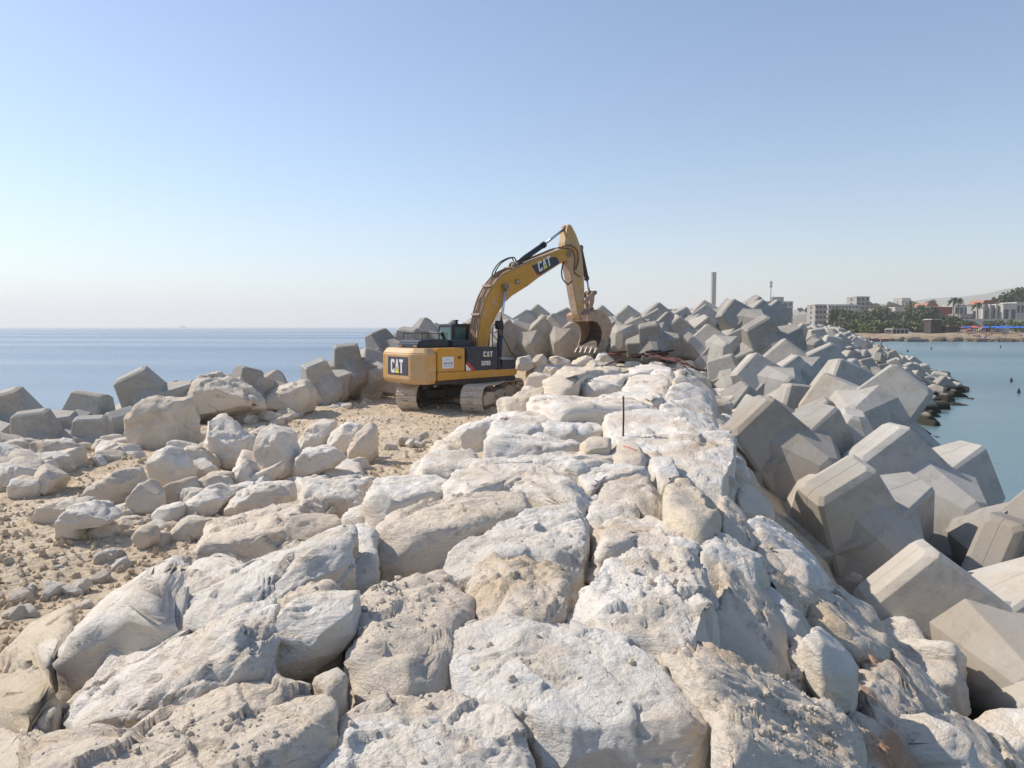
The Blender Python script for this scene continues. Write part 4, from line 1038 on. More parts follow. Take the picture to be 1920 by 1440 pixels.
s = MB(); s.box((-.975, -1.45, 1.475), (.60, -.55, 2.35), M_NAVY, .05); s.prism([(.60, 1.475), (.60, 2.2), (.72, 1.475)], -1.44, -.56, M_NAVY); sp = s.build('side_panel', EX, label='dark blue side panel with lettering')
k = MB(); cat_logo(k, (-.14, -1.452, 1.98), (1, 0, 0), (0, 0, 1), .135, .20, (0, -.004, 0)); k.build('logo_lettering', sp)
k = MB(); word(k, '329D', (-.25, -1.452, 1.66), (1, 0, 0), (0, 0, 1), .095, .16, .02, M_WHITEP, (0, -.004, 0)); word(k, 'L', (.30, -1.452, 1.66), (1, 0, 0), (0, 0, 1), .06, .13, .02, M_GREYP, (0, -.004, 0)); k.build('model_lettering', sp)
k = MB(); tri_fill(k, [(-.96, -1.456, 1.80), (-.86, -1.456, 1.80), (-.52, -1.456, 1.485), (-.68, -1.456, 1.485)], M_REDP); tri_fill(k, [(-.965, -1.456, 1.74), (-.70, -1.456, 1.485), (-.965, -1.456, 1.485)], M_WHITEP); k.build('stripe_decal', sp)
s = MB(); s.box((.73, -1.46, 1.475), (1.48, -.6, 1.84), M_NAVY, .04); s.box((.74, -1.44, 1.84), (1.42, -.62, 1.895), plain('worn_step_plate', (.30, .30, .31), .5, .3, .2, 8), .02); s.build('step_box', EX)
# hood with louvres, exhaust
hd = MB(); hd.prism([(-2.52, 2.335), (-2.50, 2.52), (-2.38, 2.62), (-1.2, 2.62), (-1.12, 2.60), (-1.12, 2.335)], -.62, .75, M_NAVY, bev=.04)
hd.box((-1.10, -.75, 2.335), (-.15, .40, 2.60), M_NAVY, .06)
hd.box((-2.0, -.63, 2.45), (-1.9, .5, 2.66), M_NAVY, .03); hdo = hd.build('engine_hood', EX)
for i in range(5):
    k = MB(); k.box((-1.75 + i * .11, -.45, 2.61), (-1.69 + i * .11, .3, 2.645), M_BLACK); k.build('louvre', hdo)
k = MB(); k.tube(smooth_path([(-1.16, -.35, 2.55), (-1.17, -.35, 2.70), (-1.22, -.36, 2.78), (-1.36, -.40, 2.92)]), .065, M_BLACK, 12); k.build('exhaust_pipe', EX)
# cab
cb = MB(); z0, z1 = 1.35, 3.22; xa, xb, ya, yb = -.22, 1.62, .48, 1.42
prof = [(xa, z0), (xb, z0), (xb + .02, 2.1), (xb - .18, z1 - .1), (xb - .28, z1), (xa + .06, z1), (xa, z1 - .08)]
cb.prism([(xa, z0), (xb, z0), (xb, 2.0), (xa, 2.0)], ya, yb, M_NAVY)
cb.prism([(xa, z1 - .13), (xb - .17, z1 - .13), (xb - .28, z1), (xa + .06, z1), (xa, z1 - .05)], ya, yb, M_NAVY, bev=.03)
for (x, wdt) in ((xa, .16), (.50, .14)):
    for yy in (ya, yb - .09): cb.box((x, yy, 2.0), (x + wdt, yy + .09, z1 - .12), M_NAVY)
for yy in (ya, yb - .09): cb.prism([(xb - .10, 2.0), (xb, 2.0), (xb - .18, z1 - .12), (xb - .30, z1 - .12)], yy, yy + .09, M_NAVY)
cb.box((xa, ya, 2.0), (xa + .05, yb, 2.30), M_NAVY)
cabo = cb.build('cab', EX)
k = MB(); k.box((xa + .01, ya + .10, 2.31), (xa + .03, yb - .10, z1 - .13), M_GLASS); k.build('rear_window', cabo)
for yy, nm in ((ya + .02, 'side_window'), (yb - .04, 'side_window')):
    k = MB(); k.box((xa + .17, yy, 2.01), (.49, yy + .015, z1 - .13), M_GLASS); k.box((.65, yy, 2.01), (1.4, yy + .015, z1 - .13), M_GLASS); k.build(nm, cabo)
k = MB(); k.prism([(xb - .05, 2.01), (xb - .03, 2.01), (xb - .23, z1 - .13), (xb - .25, z1 - .13)], ya + .1, yb - .1, M_GLASS); k.build('windscreen', cabo)
k = MB(); k.box((.35, .75, 1.9), (.80, 1.2, 2.1), M_BLACK, .04); k.box((.30, .75, 2.1), (.42, 1.2, 2.75), M_BLACK, .04); k.build('driver_seat', cabo)
k = MB(); k.tube([(.05, ya + .05, z1), (.05, ya + .05, z1 + .12)], .05, M_BLACK, 10); k.box((-.02, ya, z1 + .10), (.12, ya + .10, z1 + .16), M_BLACK, .01); k.build('work_lamp', cabo)
# boom --------------------------------------------------------------
def hollow_arm(name, prof, w, mat, top, parent=EX):
    mb = MB(); mb.prism(prof, -w / 2, w / 2, mat, bev=.025)
    return mb.build(name, parent)
boomp = [(.42, 1.55), (.95, 1.55), (1.02, 2.42), (1.17, 3.11), (1.53, 3.66), (1.84, 4.05), (2.26, 4.36), (3.13, 4.80), (3.68, 5.14), (5.12, 5.88), (5.40, 6.02), (5.50, 6.18), (5.48, 6.36), (5.32, 6.44), (5.0, 6.41), (4.25, 6.14), (3.13, 5.74), (2.37, 5.46), (1.75, 5.16), (1.25, 4.70), (.90, 4.18), (.68, 3.58), (.58, 3.1), (.48, 2.5)]
bm_o = hollow_arm('boom', boomp, .56, M_YP, None)
k = MB()      # mud and rust coloured upper plate of the boom
back = [(.56, 3.1), (.66, 3.58), (.88, 4.18), (1.23, 4.72), (1.73, 5.19), (2.36, 5.485), (3.12, 5.765), (4.24, 6.165), (5.0, 6.435)]
for a, b in zip([(.46, 2.5)] + back, back):
    k.prism([a, b, (b[0] + .012, b[1] - .03), (a[0] + .03, a[1] - .01)], -.25, .25, M_STICKD)
k.build('boom_top_plate', bm_o)
dp = MB(); prof = [(3.30, 5.62), (4.55, 6.07), (4.72, 6.06), (4.90, 5.84), (3.80, 5.28), (3.62, 5.24)]
dp.prism(prof, -.292, -.283, M_NAVY)
tri_fill(dp, [(3.30, -.294, 5.62), (3.62, -.294, 5.24), (3.80, -.294, 5.28), (3.56, -.294, 5.36)], M_REDP)
dv = Vector((.90, 0, .43)).normalized(); uv = Vector((-.25, 0, .95)).normalized()
cat_logo(dp, Vector((3.72, -.292, 5.38)), dv, uv, .24, .42, (0, -.004, 0)); dp.build('logo_panel', bm_o)
for (x, z) in ((1.82, 4.72), (2.50, 4.94)):
    k = MB(); k.tube([(x, -.36, z), (x, .36, z)], .105, M_TRDK, 16); k.tube([(x, -.38, z), (x, .38, z)], .05, M_TRACK, 12); k.build('pivot_pin', bm_o)
k = MB(); k.tube([(5.42, -.33, 6.24), (5.42, .33, 6.24)], .13, M_TRDK, 20); k.build('pivot_pin', bm_o)
k = MB(); k.prism([(2.30, 5.42), (2.75, 5.58), (2.72, 5.74), (2.55, 5.78), (2.42, 5.70)], -.12, -.08, M_STICKD); k.prism([(2.30, 5.42), (2.75, 5.58), (2.72, 5.74), (2.55, 5.78), (2.42, 5.70)], .08, .12, M_STICKD); k.build('cylinder_bracket', bm_o)
for i, yy in enumerate((-.20, -.12, .02, .12, .20)):
    off_ = .05 + .015 * (i % 2)
    pts = [(.62 - off_, yy, 1.9), (.46 - off_, yy, 2.6)] + [(p[0] - off_ * .9, yy, p[1] + off_ * .55) for p in back[:6]]
    if i in (1, 2, 4): pts += [(p[0] - off_ * .4, yy, p[1] + off_) for p in back[6:]] + [(5.45, yy, 6.52)]
    else: pts += [(2.5, yy, 5.62)]
    k = MB(); k.tube(smooth_path(pts, 4), .022, M_HOSE, 7); k.build('hydraulic_line', bm_o)
for yy in (-.10, .06):
    k = MB(); k.tube(smooth_path([(1.45, yy, 5.05), (1.55, yy, 5.35), (1.85, yy, 5.68), (2.25, yy, 5.88), (2.50, yy, 5.93), (2.62, yy, 5.80)], 5), .026, M_BLACK, 8); k.build('hydraulic_hose', bm_o)
k = MB()
for q in (1, 3, 5): p = back[q]; k.box((p[0] - .10, -.27, p[1] - .02), (p[0] + .02, .27, p[1] + .06), M_STICKD)
k.build('hose_clamp', bm_o)
# cylinders
def cyl(name, a, m, b, r1, r2, parent, mb_mat=M_NAVY, rod_mat=None):
    a, m, b = Vector(a), Vector(m), Vector(b); dr = (m - a).normalized()
    k = MB(); k.tube([a, m - dr * .12], r1, mb_mat, 16); k.tube([m - dr * .14, m], r1 * 1.18, mb_mat, 16); k.tube([a + Vector((0, -.10, 0)), a + Vector((0, .10, 0))], r1 * 1.1, M_TRDK, 14)
    o = k.build(name, parent); k = MB(); k.tube([m, b], r2, rod_mat or M_CHROME, 14); k.tube([b + Vector((0, -.08, 0)), b + Vector((0, .08, 0))], r1, M_TRDK, 14); k.build('piston_rod', o)
for yy in (-.42, .42): cyl('boom_cylinder', (1.42, yy, 1.45), (1.54, yy, 3.15), (1.80, yy, 4.71), .115, .058, EX)
k = MB(); k.box((1.30, -.52, 3.0), (1.62, -.32, 3.35), M_BLACK, .03); k.build('valve_block', EX)
cyl('stick_cylinder', (2.58, 0, 5.62), (4.28, 0, 6.60), (5.52, 0, 7.38), .115, .055, EX)
# stick
st = [(5.45, 7.46), (5.56, 7.54), (5.68, 7.48), (5.98, 7.1), (6.22, 6.66), (6.33, 6.30), (6.42, 5.75), (6.50, 4.79), (6.50, 4.10), (6.50, 3.62), (6.40, 3.48), (6.22, 3.50), (6.12, 3.66), (5.74, 5.03), (5.50, 5.85), (5.32, 6.10), (5.26, 6.35), (5.30, 6.75), (5.38, 7.1)]
so_ = hollow_arm('stick', st, .44, M_YD, None)
k = MB()
k.prism([(5.50, 5.85), (5.74, 5.03), (6.11, 3.66), (6.095, 3.656), (5.725, 5.026), (5.485, 5.846)], -.20, .20, M_STICKD)
k.build('stick_lower_plate', so_)
cyl('bucket_cylinder', (6.42, 0, 6.60), (6.86, 0, 5.20), (7.04, 0, 4.62), .10, .05, EX, plain('dark_muddy_cylinder', (.05, .04, .05), .6, 0, .3, 5, (.2, .14, .11), .5))
k = MB(); k.tube(smooth_path([(5.30, -.18, 6.0), (5.12, -.2, 5.6), (5.15, -.2, 5.2), (5.48, -.2, 4.95), (5.72, -.18, 5.1)], 5), .03, M_BLACK, 8); k.build('hydraulic_hose', so_)
k = MB(); k.tube(smooth_path([(5.0, -.25, 6.5), (5.5, -.27, 6.62), (5.95, -.26, 6.45), (6.05, -.26, 6.0), (5.9, -.26, 5.6)], 5), .028, M_HOSE, 8); k.tube(smooth_path([(5.0, -.2, 6.46), (5.6, -.27, 6.45), (5.85, -.26, 6.1), (5.82, -.26, 5.5), (6.2, -.24, 5.3)], 5), .025, M_HOSE, 8); k.build('hydraulic_hose', so_)
for yy in (-.27, .22):
    k = MB(); k.prism([(6.42, 4.15), (6.50, 4.32), (7.05, 4.72), (7.18, 4.72), (7.22, 4.60), (7.10, 4.50), (6.56, 4.10)], yy, yy + .05, M_BUCK, bev=.01); k.build('bucket_link', EX)
k = MB(); k.prism([(7.02, 4.72), (7.22, 4.70), (7.16, 4.2), (6.98, 3.78), (6.82, 3.80), (6.92, 4.3)], -.19, .19, M_BUCK, bev=.02); k.tube([(7.12, -.3, 4.63), (7.12, .3, 4.63)], .09, M_TRDK, 16); k.build('bucket_link', EX)
# bucket: two side plates, curved shell, lip, teeth
bk = MB(); BWD = .68
side = [(6.28, 3.36), (6.22, 3.62), (6.42, 3.74), (6.80, 3.86), (7.15, 3.80), (7.50, 3.62), (7.76, 3.30), (7.80, 2.98), (7.66, 2.66), (7.38, 2.38), (7.08, 2.18), (6.98, 2.24), (7.12, 2.50), (7.17, 2.80), (7.08, 3.10), (6.86, 3.30), (6.60, 3.36)]
for yy in (-BWD, BWD - .035): bk.prism(side, yy, yy + .035, M_BUCK, bev=.006)
outer = [(6.28, 3.36), (6.22, 3.62), (6.42, 3.74), (6.80, 3.86), (7.15, 3.80), (7.50, 3.62), (7.76, 3.30), (7.80, 2.98), (7.66, 2.66), (7.38, 2.38), (7.08, 2.18)]
cen = Vector((6.9, 3.0))
for a, b in zip(outer, outer[1:]):
    ia = Vector(a) + (cen - Vector(a)).normalized() * .04; ib = Vector(b) + (cen - Vector(b)).normalized() * .04
    bk.prism([a, b, tuple(ib), tuple(ia)], -BWD + .036, BWD - .036, M_BUCK)
    ja = ia + (cen - ia).normalized() * .004; jb = ib + (cen - ib).normalized() * .004
    bk.prism([tuple(ia), tuple(ib), tuple(jb), tuple(ja)], -BWD + .037, BWD - .037, M_BUCKIN)
bko = bk.build('bucket', EX)
for yy in (-.30, -.22, .18, .26):
    k = MB(); k.prism([(6.25, 3.62), (6.20, 3.45), (6.34, 3.34), (6.50, 3.42), (6.75, 3.72), (7.00, 3.82), (7.02, 3.95), (6.92, 4.02), (6.80, 3.98), (6.4, 3.80)], yy, yy + .045, M_BUCK, bev=.008); k.build('bucket_ear', bko)
k = MB(); k.tube([(6.38, -.34, 3.52), (6.38, .34, 3.52)], .075, M_TRDK, 16); k.tube([(6.90, -.34, 3.90), (6.90, .34, 3.90)], .07, M_TRDK, 16); k.build('pivot_pin', bko)
k = MB(); k.prism([(7.16, 2.24), (7.06, 2.16), (6.90, 2.10), (6.90, 2.14), (7.05, 2.24)], -BWD, BWD, M_TOOTH); k.build('cutting_lip', bko)
for i in range(5):
    yy = -BWD + .08 + i * (2 * BWD - .16) / 4
    k = MB(); k.prism([(7.05, 2.28), (7.10, 2.15), (6.92, 2.05), (6.74, 1.93), (6.72, 1.95), (6.86, 2.15)], yy - .045, yy + .045, M_TOOTH, bev=.012); k.build('bucket_tooth', bko)
for yy in (-BWD - .03, BWD):
    k = MB(); k.prism([(7.0, 2.22), (7.10, 2.18), (7.35, 2.42), (7.28, 2.50), (7.14, 2.52)], yy, yy + .03, M_TOOTH); k.build('side_cutter', bko)
# rails and mirror arm
k = MB(); k.tube(smooth_path([(.42, -1.30, 2.35), (.42, -1.30, 3.0), (.50, -1.30, 3.18), (.70, -1.30, 3.22), (.86, -1.30, 3.05)], 4), .02, M_BLACK, 6); k.tube([(.44, -1.30, 2.8), (.80, -1.30, 2.45)], .016, M_BLACK, 6); k.build('grab_rail', EX)
k = MB(); k.tube([(.80, -1.36, 2.85), (1.25, -1.38, 2.15), (1.46, -1.38, 1.98), (1.46, -1.38, 1.35)], .02, M_BLACK, 6); k.box((.78, -1.42, 2.78), (.84, -1.24, 3.0), M_BLACK, .01); k.build('mirror_arm', EX)
for yy in (-.58, .70):
    k = MB(); k.tube(smooth_path([(-2.3, yy, 2.60), (-2.3, yy, 2.82), (-2.2, yy, 2.86), (-1.3, yy, 2.86), (-1.2, yy, 2.82), (-1.2, yy, 2.60)], 3), .014, M_BLACK, 6); k.build('grab_rail', EX)
k = MB(); k.tube([(-.9, -1.455, 1.9), (-.9, -1.50, 1.9), (-.9, -1.50, 2.15), (-.9, -1.455, 2.15)], .012, M_BLACK, 6); k.build('grab_rail', EX)

# ------------------------------------------------------------------ sea
def mat_sea():
    m, nt, b = nodes('sea_water'); L = nt.links
    geo = nt.nodes.new('ShaderNodeNewGeometry'); v = geo.outputs['Position']
    sx = nt.nodes.new('ShaderNodeSeparateXYZ'); L.new(v, sx.inputs[0])
    # shallow turquoise water inside the harbour, deep blue outside
    f = math_n(nt, 'SUBTRACT', sx.outputs[0], math_n(nt, 'MULTIPLY', sx.outputs[1], 0.25))
    fac = ramp(nt, math_n(nt, 'ADD', math_n(nt, 'MULTIPLY', f, 0.02), 0.5), [(0.40, 0), (0.6, 1)])
    n0 = noise_n(nt, v, .03, 4, .6)
    teal = mix(nt, ramp(nt, n0, [(.35, 0), (.65, 1)]), (0.115, 0.185, 0.20), (0.145, 0.23, 0.24))
    c = mix(nt, fac, (0.15, 0.21, 0.275), teal)
    L.new(c, b.inputs['Base Color'])
    b.inputs['IOR'].default_value = 1.33; b.inputs['Specular IOR Level'].default_value = 0.5
    mp = nt.nodes.new('ShaderNodeMapping'); mp.inputs['Scale'].default_value = (.25, 1, 1); L.new(v, mp.inputs[0])
    st = noise_n(nt, mp.outputs[0], .012, 3, .5)
    w1 = noise_n(nt, mp.outputs[0], 1.1, 6, .65); w2 = noise_n(nt, v, 5, 4, .6)
    L.new(ramp(nt, st, [(.4, .22), (.6, .34)]), b.inputs['Roughness'])
    calm = ramp(nt, st, [(.45, .35), (.6, 1.0)])
    h = math_n(nt, 'ADD', math_n(nt, 'MULTIPLY', w1, 1.0), math_n(nt, 'MULTIPLY', w2, .25))
    bm_ = nt.nodes.new('ShaderNodeBump'); bm_.inputs['Distance'].default_value = .12
    L.new(math_n(nt, 'MULTIPLY', calm, .8), bm_.inputs['Strength']); L.new(h, bm_.inputs['Height']); L.new(bm_.outputs[0], b.inputs['Normal'])
    return m
M_SEA = mat_sea()
rg = np.concatenate([[0.0], np.geomspace(2, 9500, 60)]); an = np.linspace(0, 2 * math.pi, 97)
Rg, An = np.meshgrid(rg, an); 
sea = link_mesh('sea_water', grid_mesh('sea_water', Rg * np.sin(An), Rg * np.cos(An), 0 * Rg, M_SEA)); tag(sea, kind='structure')

# ------------------------------------------------------------------ land across the harbour
def shore_y(x): return np.interp(x, [70, 95, 104, 130, 150, 158, 175, 230, 420], [420, 270, 236, 226, 224, 218, 226, 224, 215])
xs = np.concatenate([np.arange(60, 260, 1.6), np.arange(260, 900, 20)]); ys = np.concatenate([np.arange(200, 300, 1.2), np.arange(300, 1600, 25)])
X, Y = np.meshgrid(xs, ys); inl = Y.ravel() - shore_y(X.ravel()); inl = np.where(X.ravel() < 95, np.minimum(inl, (X.ravel() - 66) * 3), inl)
q = np.stack([X.ravel(), Y.ravel(), 0 * X.ravel()], -1)
Z = np.where(inl < 0, np.maximum(inl * .3, -2.0), 2.1 * smooth(inl / 14) + np.clip(inl - 14, 0, 300) * .02) + fbm(q * .12, 4, 31) * .35 * smooth(inl / 8)
def mat_land():
    m, nt, b = nodes('dry_coast_ground'); geo = nt.nodes.new('ShaderNodeNewGeometry'); v = geo.outputs['Position']
    n = noise_n(nt, v, .08, 6, .65, .5); n2 = noise_n(nt, v, .7, 5, .7)
    c = mix(nt, ramp(nt, n, [(.4, 0), (.6, 1)]), (.30, .21, .13), (.42, .34, .24)); c = mix(nt, ramp(nt, n2, [(.5, 0), (.65, .7)]), c, (.14, .13, .07))
    nt.links.new(c, b.inputs['Base Color']); b.inputs['Roughness'].default_value = .95; nt.links.new(bump(nt, n2, .6, .5), b.inputs['Normal']); return m
M_LAND = mat_land()
def lz(x, y):
    i = y - float(shore_y(x)); return 2.1 * float(smooth(i / 14)) + max(0, min(i - 14, 300)) * .02
tag(link_mesh('coast_ground', grid_mesh('coast_ground', X, Y, Z.reshape(X.shape), M_LAND)), kind='structure')
# hills far inland
def hills(name, prof, d, back, mat):
    us = np.linspace(prof[0][0], prof[-1][0], 160); vs = np.interp(us, [p[0] for p in prof], [p[1] for p in prof])
    rows = []
    for k, (dd, f) in enumerate([(-.25, 0), (-.15, .35), (-.06, .8), (0, 1), (.12, .9), (back, .3)]):
        D = d * (1 + dd); hgt = CAMZ + (613 - vs) / FOC * d; x = (us - 960) / FOC * D; q = np.stack([x, 0 * x + D, 0 * x], -1)
        z = hgt * f + (fbm(q * (25 / d), 4, 41 + k) * .05 * hgt if 0 < f < 1 else fbm(q * (50 / d), 4, 47) * .015 * hgt * f)
        rows.append(np.stack([x, 0 * x + D, z], -1))
    A = np.stack(rows); return tag(link_mesh(name, grid_mesh(name, A[..., 0], A[..., 1], A[..., 2], mat)), kind='structure')
M_HILL = plain('scrubby_hillside', (.16, .145, .10), .95, 0, .25, .01, (.08, .09, .05), .5)
hills('hills', [(1180, 609), (1420, 590), (1500, 580), (1600, 575), (1700, 566), (1740, 560), (1800, 556), (1850, 550), (1880, 543), (1920, 538), (2000, 534), (2150, 540)], 3000, .5, M_HILL)
hills('hills', [(1440, 598), (1500, 590), (1560, 580), (1640, 572), (1700, 571), (1760, 573), (1850, 574), (2000, 572)], 1300, .2, M_HILL)
# houses -----------------------------------------------------------
M_CW = plain('white_render', (.47, .45, .42), .8, 0, .08, .3); M_CG = plain('grey_render', (.31, .295, .28), .8, 0, .08, .3)
M_CP = plain('sand_render', (.50, .40, .30), .8, 0, .08, .3); M_TC = plain('terracotta_tiles', (.36, .15, .09), .8, 0, .15, 1)
M_DRED = plain('dark_red_wall', (.24, .045, .045), .7, 0, .08, .4); M_WIN = plain('dark_window', (.05, .06, .07), .2, 0, .1, .5)
M_DKW = plain('dark_timber', (.05, .035, .03), .8, 0, .2, 1); M_BLUE = plain('blue_canvas', (.02, .12, .50), .7, 0, .1, 1)
M_REDC = plain('red_canvas', (.5, .09, .07), .7, 0, .1, 1); M_STRAW = plain('straw_thatch', (.22, .16, .09), .9, 0, .2, 2)
def house(name, u0, u1, vt, vb, d, dep, mat, label, cat='building', floors=0, bays=0, rz=0, roof=None, extra=None, balc=False):
    a = at(u0, vb, d); b_ = at(u1, vb, d); zt = at(u0, vt, d).z; w = b_.x - a.x; zb = min(lz((a.x + b_.x) / 2, d) - .5, zt - 2)
    E_ = empty(name, ((a.x + b_.x) / 2, d + dep / 2, zb), RAD(rz)); tag(E_, label, cat); H_ = zt - zb
    k = MB(); k.box((-w / 2, -dep / 2, 0), (w / 2, dep / 2, H_), mat); k.build('wall', E_)
    k = MB()
    if roof: k.prism([(-w / 2 - .3, H_ + .003), (w / 2 + .3, H_ + .003), (w / 2 - w * .15, H_ + roof), (-w / 2 + w * .15, H_ + roof)], -dep / 2 - .3, dep / 2 + .3, M_TC)
    else: k.box((-w / 2 - .15, -dep / 2 - .15, H_ + .003), (w / 2 + .15, dep / 2 + .15, H_ + .35), mat)
    k.build('roof', E_)
    if floors:
        top = H_; base = max(0, lz((a.x + b_.x) / 2, d) + .3 - zb); fh = (top - base) / floors
        for f in range(floors):
            if balc: k = MB(); k.box((-w / 2 - .2, -dep / 2 - 1.1, base + f * fh - .05), (w / 2 + .2, -dep / 2 - .003, base + f * fh + fh * .38), mat); k.build('balcony', E_)
            for c_ in range(bays):
                x = -w / 2 + (c_ + .5) * w / bays; ww = w / bays * .3
                k = MB(); k.box((x - ww, -dep / 2 - .06, base + f * fh + fh * .25), (x + ww, -dep / 2 + .02, base + f * fh + fh * .8), M_WIN); k.build('window', E_)
            for c_ in range(max(1, bays // 3)):
                y_ = -dep / 2 + (c_ + .5) * dep / max(1, bays // 3)
                k = MB(); k.box((-w / 2 - .06, y_ - 1, base + f * fh + fh * .25), (-w / 2 + .02, y_ + 1, base + f * fh + fh * .8), M_WIN); k.build('window', E_)
    if extra: extra(E_, w, dep, H_)
    return E_
def mast(E_, w, dep, H_):
    k = MB(); k.box((-w * .1, -2, H_ + .35), (w * .3, 2, H_ + 3.2), M_CG); k.build('roof_hut', E_)
    k = MB(); k.tube([(-w * .12, 0, H_), (-w * .12, 0, H_ + 13)], .25, M_CG, 6)
    for z in (9, 11): k.box((-w * .12 - .8, -.3, H_ + z), (-w * .12 + .8, .3, H_ + z + 1.6), M_CW)
    k.build('antenna_mast', E_)
house('apartment_building', 1432, 1486, 566, 600, 450, 16, M_CG, 'grey apartment block with a phone mast on its roof right of the wall peak', floors=4, bays=6, extra=mast)
def tower_x(E_, w, dep, H_):
    k = MB(); k.box((-w / 2 - .8, -dep / 2 - .8, H_ + .35), (w / 2 + .8, dep / 2 + .8, H_ + 1.6), M_CG); k.build('cornice', E_)
t = house('concrete_tower', 1334.5, 1341.8, 511, 585, 600, 4.0, M_CG, 'tall slender grey tower rising behind the wall of concrete units', 'tower')
house('hotel', 1552, 1608, 572, 604, 380, 14, M_CW, 'long white hotel with rows of balconies behind the palm trees', floors=4, bays=9, balc=True)
house('hotel', 1605, 1629, 557, 600, 400, 12, M_CG, 'tall grey block at the right end of the long white hotel', floors=6, bays=3)
house('apartment_building', 1528, 1550, 572, 592, 370, 10, M_CG, 'white stepped apartment house with orange balconies left of the long hotel', floors=4, bays=3, balc=True)
house('warehouse', 1757, 1786, 577, 586, 330, 12, M_DRED, 'low building with a dark red front wall beside two palms')
house('house', 1737, 1757, 573, 590, 332, 10, M_CP, 'sand coloured house with tiled roof left of the dark red front', roof=1.2, floors=1, bays=3)
house('house', 1790, 1832, 573, 590, 335, 10, M_CW, 'white low house between the two palms and the single palm', floors=2, bays=5)
house('house', 1841, 1869, 570, 584, 345, 10, M_CP, 'sand coloured house with a red tiled roof above the white villas', roof=1.8, floors=1, bays=3)
def pil(E_, w, dep, H_):
    for i in range(4):
        k = MB(); x = -w / 2 + i * w / 3.2; k.box((x - .35, -dep / 2 - 1.0, 0), (x + .35, -dep / 2 - .003, H_ + .8), M_CW); k.build('pillar', E_)
house('villa', 1841, 1880, 574, 596, 295, 10, M_CG, 'white villa with four bright pillars behind the long white wall', floors=1, bays=4, extra=pil)
house('villa', 1880, 1906, 571, 597, 292, 9, M_CW, 'plain white villa right of the pillared one', floors=1, bays=2)
house('villa', 1905, 1950, 568, 597, 297, 10, M_CW, 'white villa with pairs of small windows at the right picture edge', floors=2, bays=6)
house('villa', 1800, 1842, 590, 600, 300, 8, M_CG, 'low flat roofed grey building left of the pillared villa', floors=1, bays=5)
for i, (u0, u1, v) in enumerate([(1645, 1672, 580), (1678, 1694, 577), (1710, 1728, 583)]):
    house('house', u0, u1, v, 592, 360, 9, [M_CP, M_CW, M_CW][i], ['flat sand coloured house among the trees left of the cypresses', 'small white house among trees just left of the cypresses', 'white house seen between the cypresses and the red front'][i], floors=1, bays=3)
for i, (u0, u1, v) in enumerate([(1690, 1706, 559), (1300, 1330, 579), (1375, 1398, 577), (1248, 1275, 580)]):
    house('building', u0, u1, v, 590, 900 if i == 0 else 620, 20, M_CG, ['far hazy block on the hill skyline', 'low grey roof behind the wall left of the tower', 'low grey roof behind the wall right of the tower', 'flat dark roof behind the wall of units left of the tower'][i], floors=2 if i == 0 else 0, bays=3)
k = MB(); a = at(1796, 606, 280); b_ = at(1960, 606, 280); k.box((a.x, 280, .5), (b_.x, 280.5, at(1796, 598, 280).z), M_CW)
o = k.build('garden_wall'); tag(o, 'long white garden wall in front of the white villas', 'wall')
# shacks
def pavilion(name, u0, u1, vt, vb, d, dep, roofm, postm, label, cat, walls=False):
    a = at(u0, vb, d); b_ = at(u1, vb, d); zt = at(u0, vt, d).z; zb = lz((a.x + b_.x) / 2, d) - .2; w = b_.x - a.x
    E_ = empty(name, ((a.x + b_.x) / 2, d, zb)); tag(E_, label, cat); H_ = zt - zb
    k = MB(); k.prism([(-w / 2 - .3, H_), (w / 2 + .3, H_), (w / 2 - .2, H_ + .35), (-w / 2 + .2, H_ + .35)], -dep / 2, dep / 2, roofm); k.build('roof', E_)
    for i in range(5):
        for yy in (-dep / 2 + .2, dep / 2 - .2): k = MB(); x = -w / 2 + i * w / 4; k.box((x - .09, yy - .09, 0), (x + .09, yy + .09, H_), postm); k.build('post', E_)
    if walls: k = MB(); k.box((-w / 2 + .1, -dep / 2 + .5, .02), (w / 2 - .1, dep / 2 - .3, H_ - .05), M_DKW); k.build('wall', E_)
pavilion('beach_pavilion', 1666, 1696, 618, 631, 245, 5, M_CG, M_CW, 'open beach pavilion with a grey flat roof and white posts by the rocky shore', 'pavilion', True)
pavilion('beach_bar', 1738, 1757, 600, 626, 248, 5, M_CG, M_DKW, 'tall dark timber beach bar left of the round dark tree', 'bar', True)
pavilion('straw_shelter', 1770, 1792, 612, 626, 246, 5, M_STRAW, M_DKW, 'low dark shelter right of the dark timber beach bar', 'shelter', True)
pavilion('straw_shelter', 1835, 1852, 615, 624, 246, 4, M_STRAW, M_DKW, 'straw roofed shelter below the parked white car', 'shelter')
pavilion('straw_shelter', 1638, 1655, 615, 624, 250, 4, M_DKW, M_DKW, 'long low brown shelter on the sandy bank left of the pavilion', 'shelter')
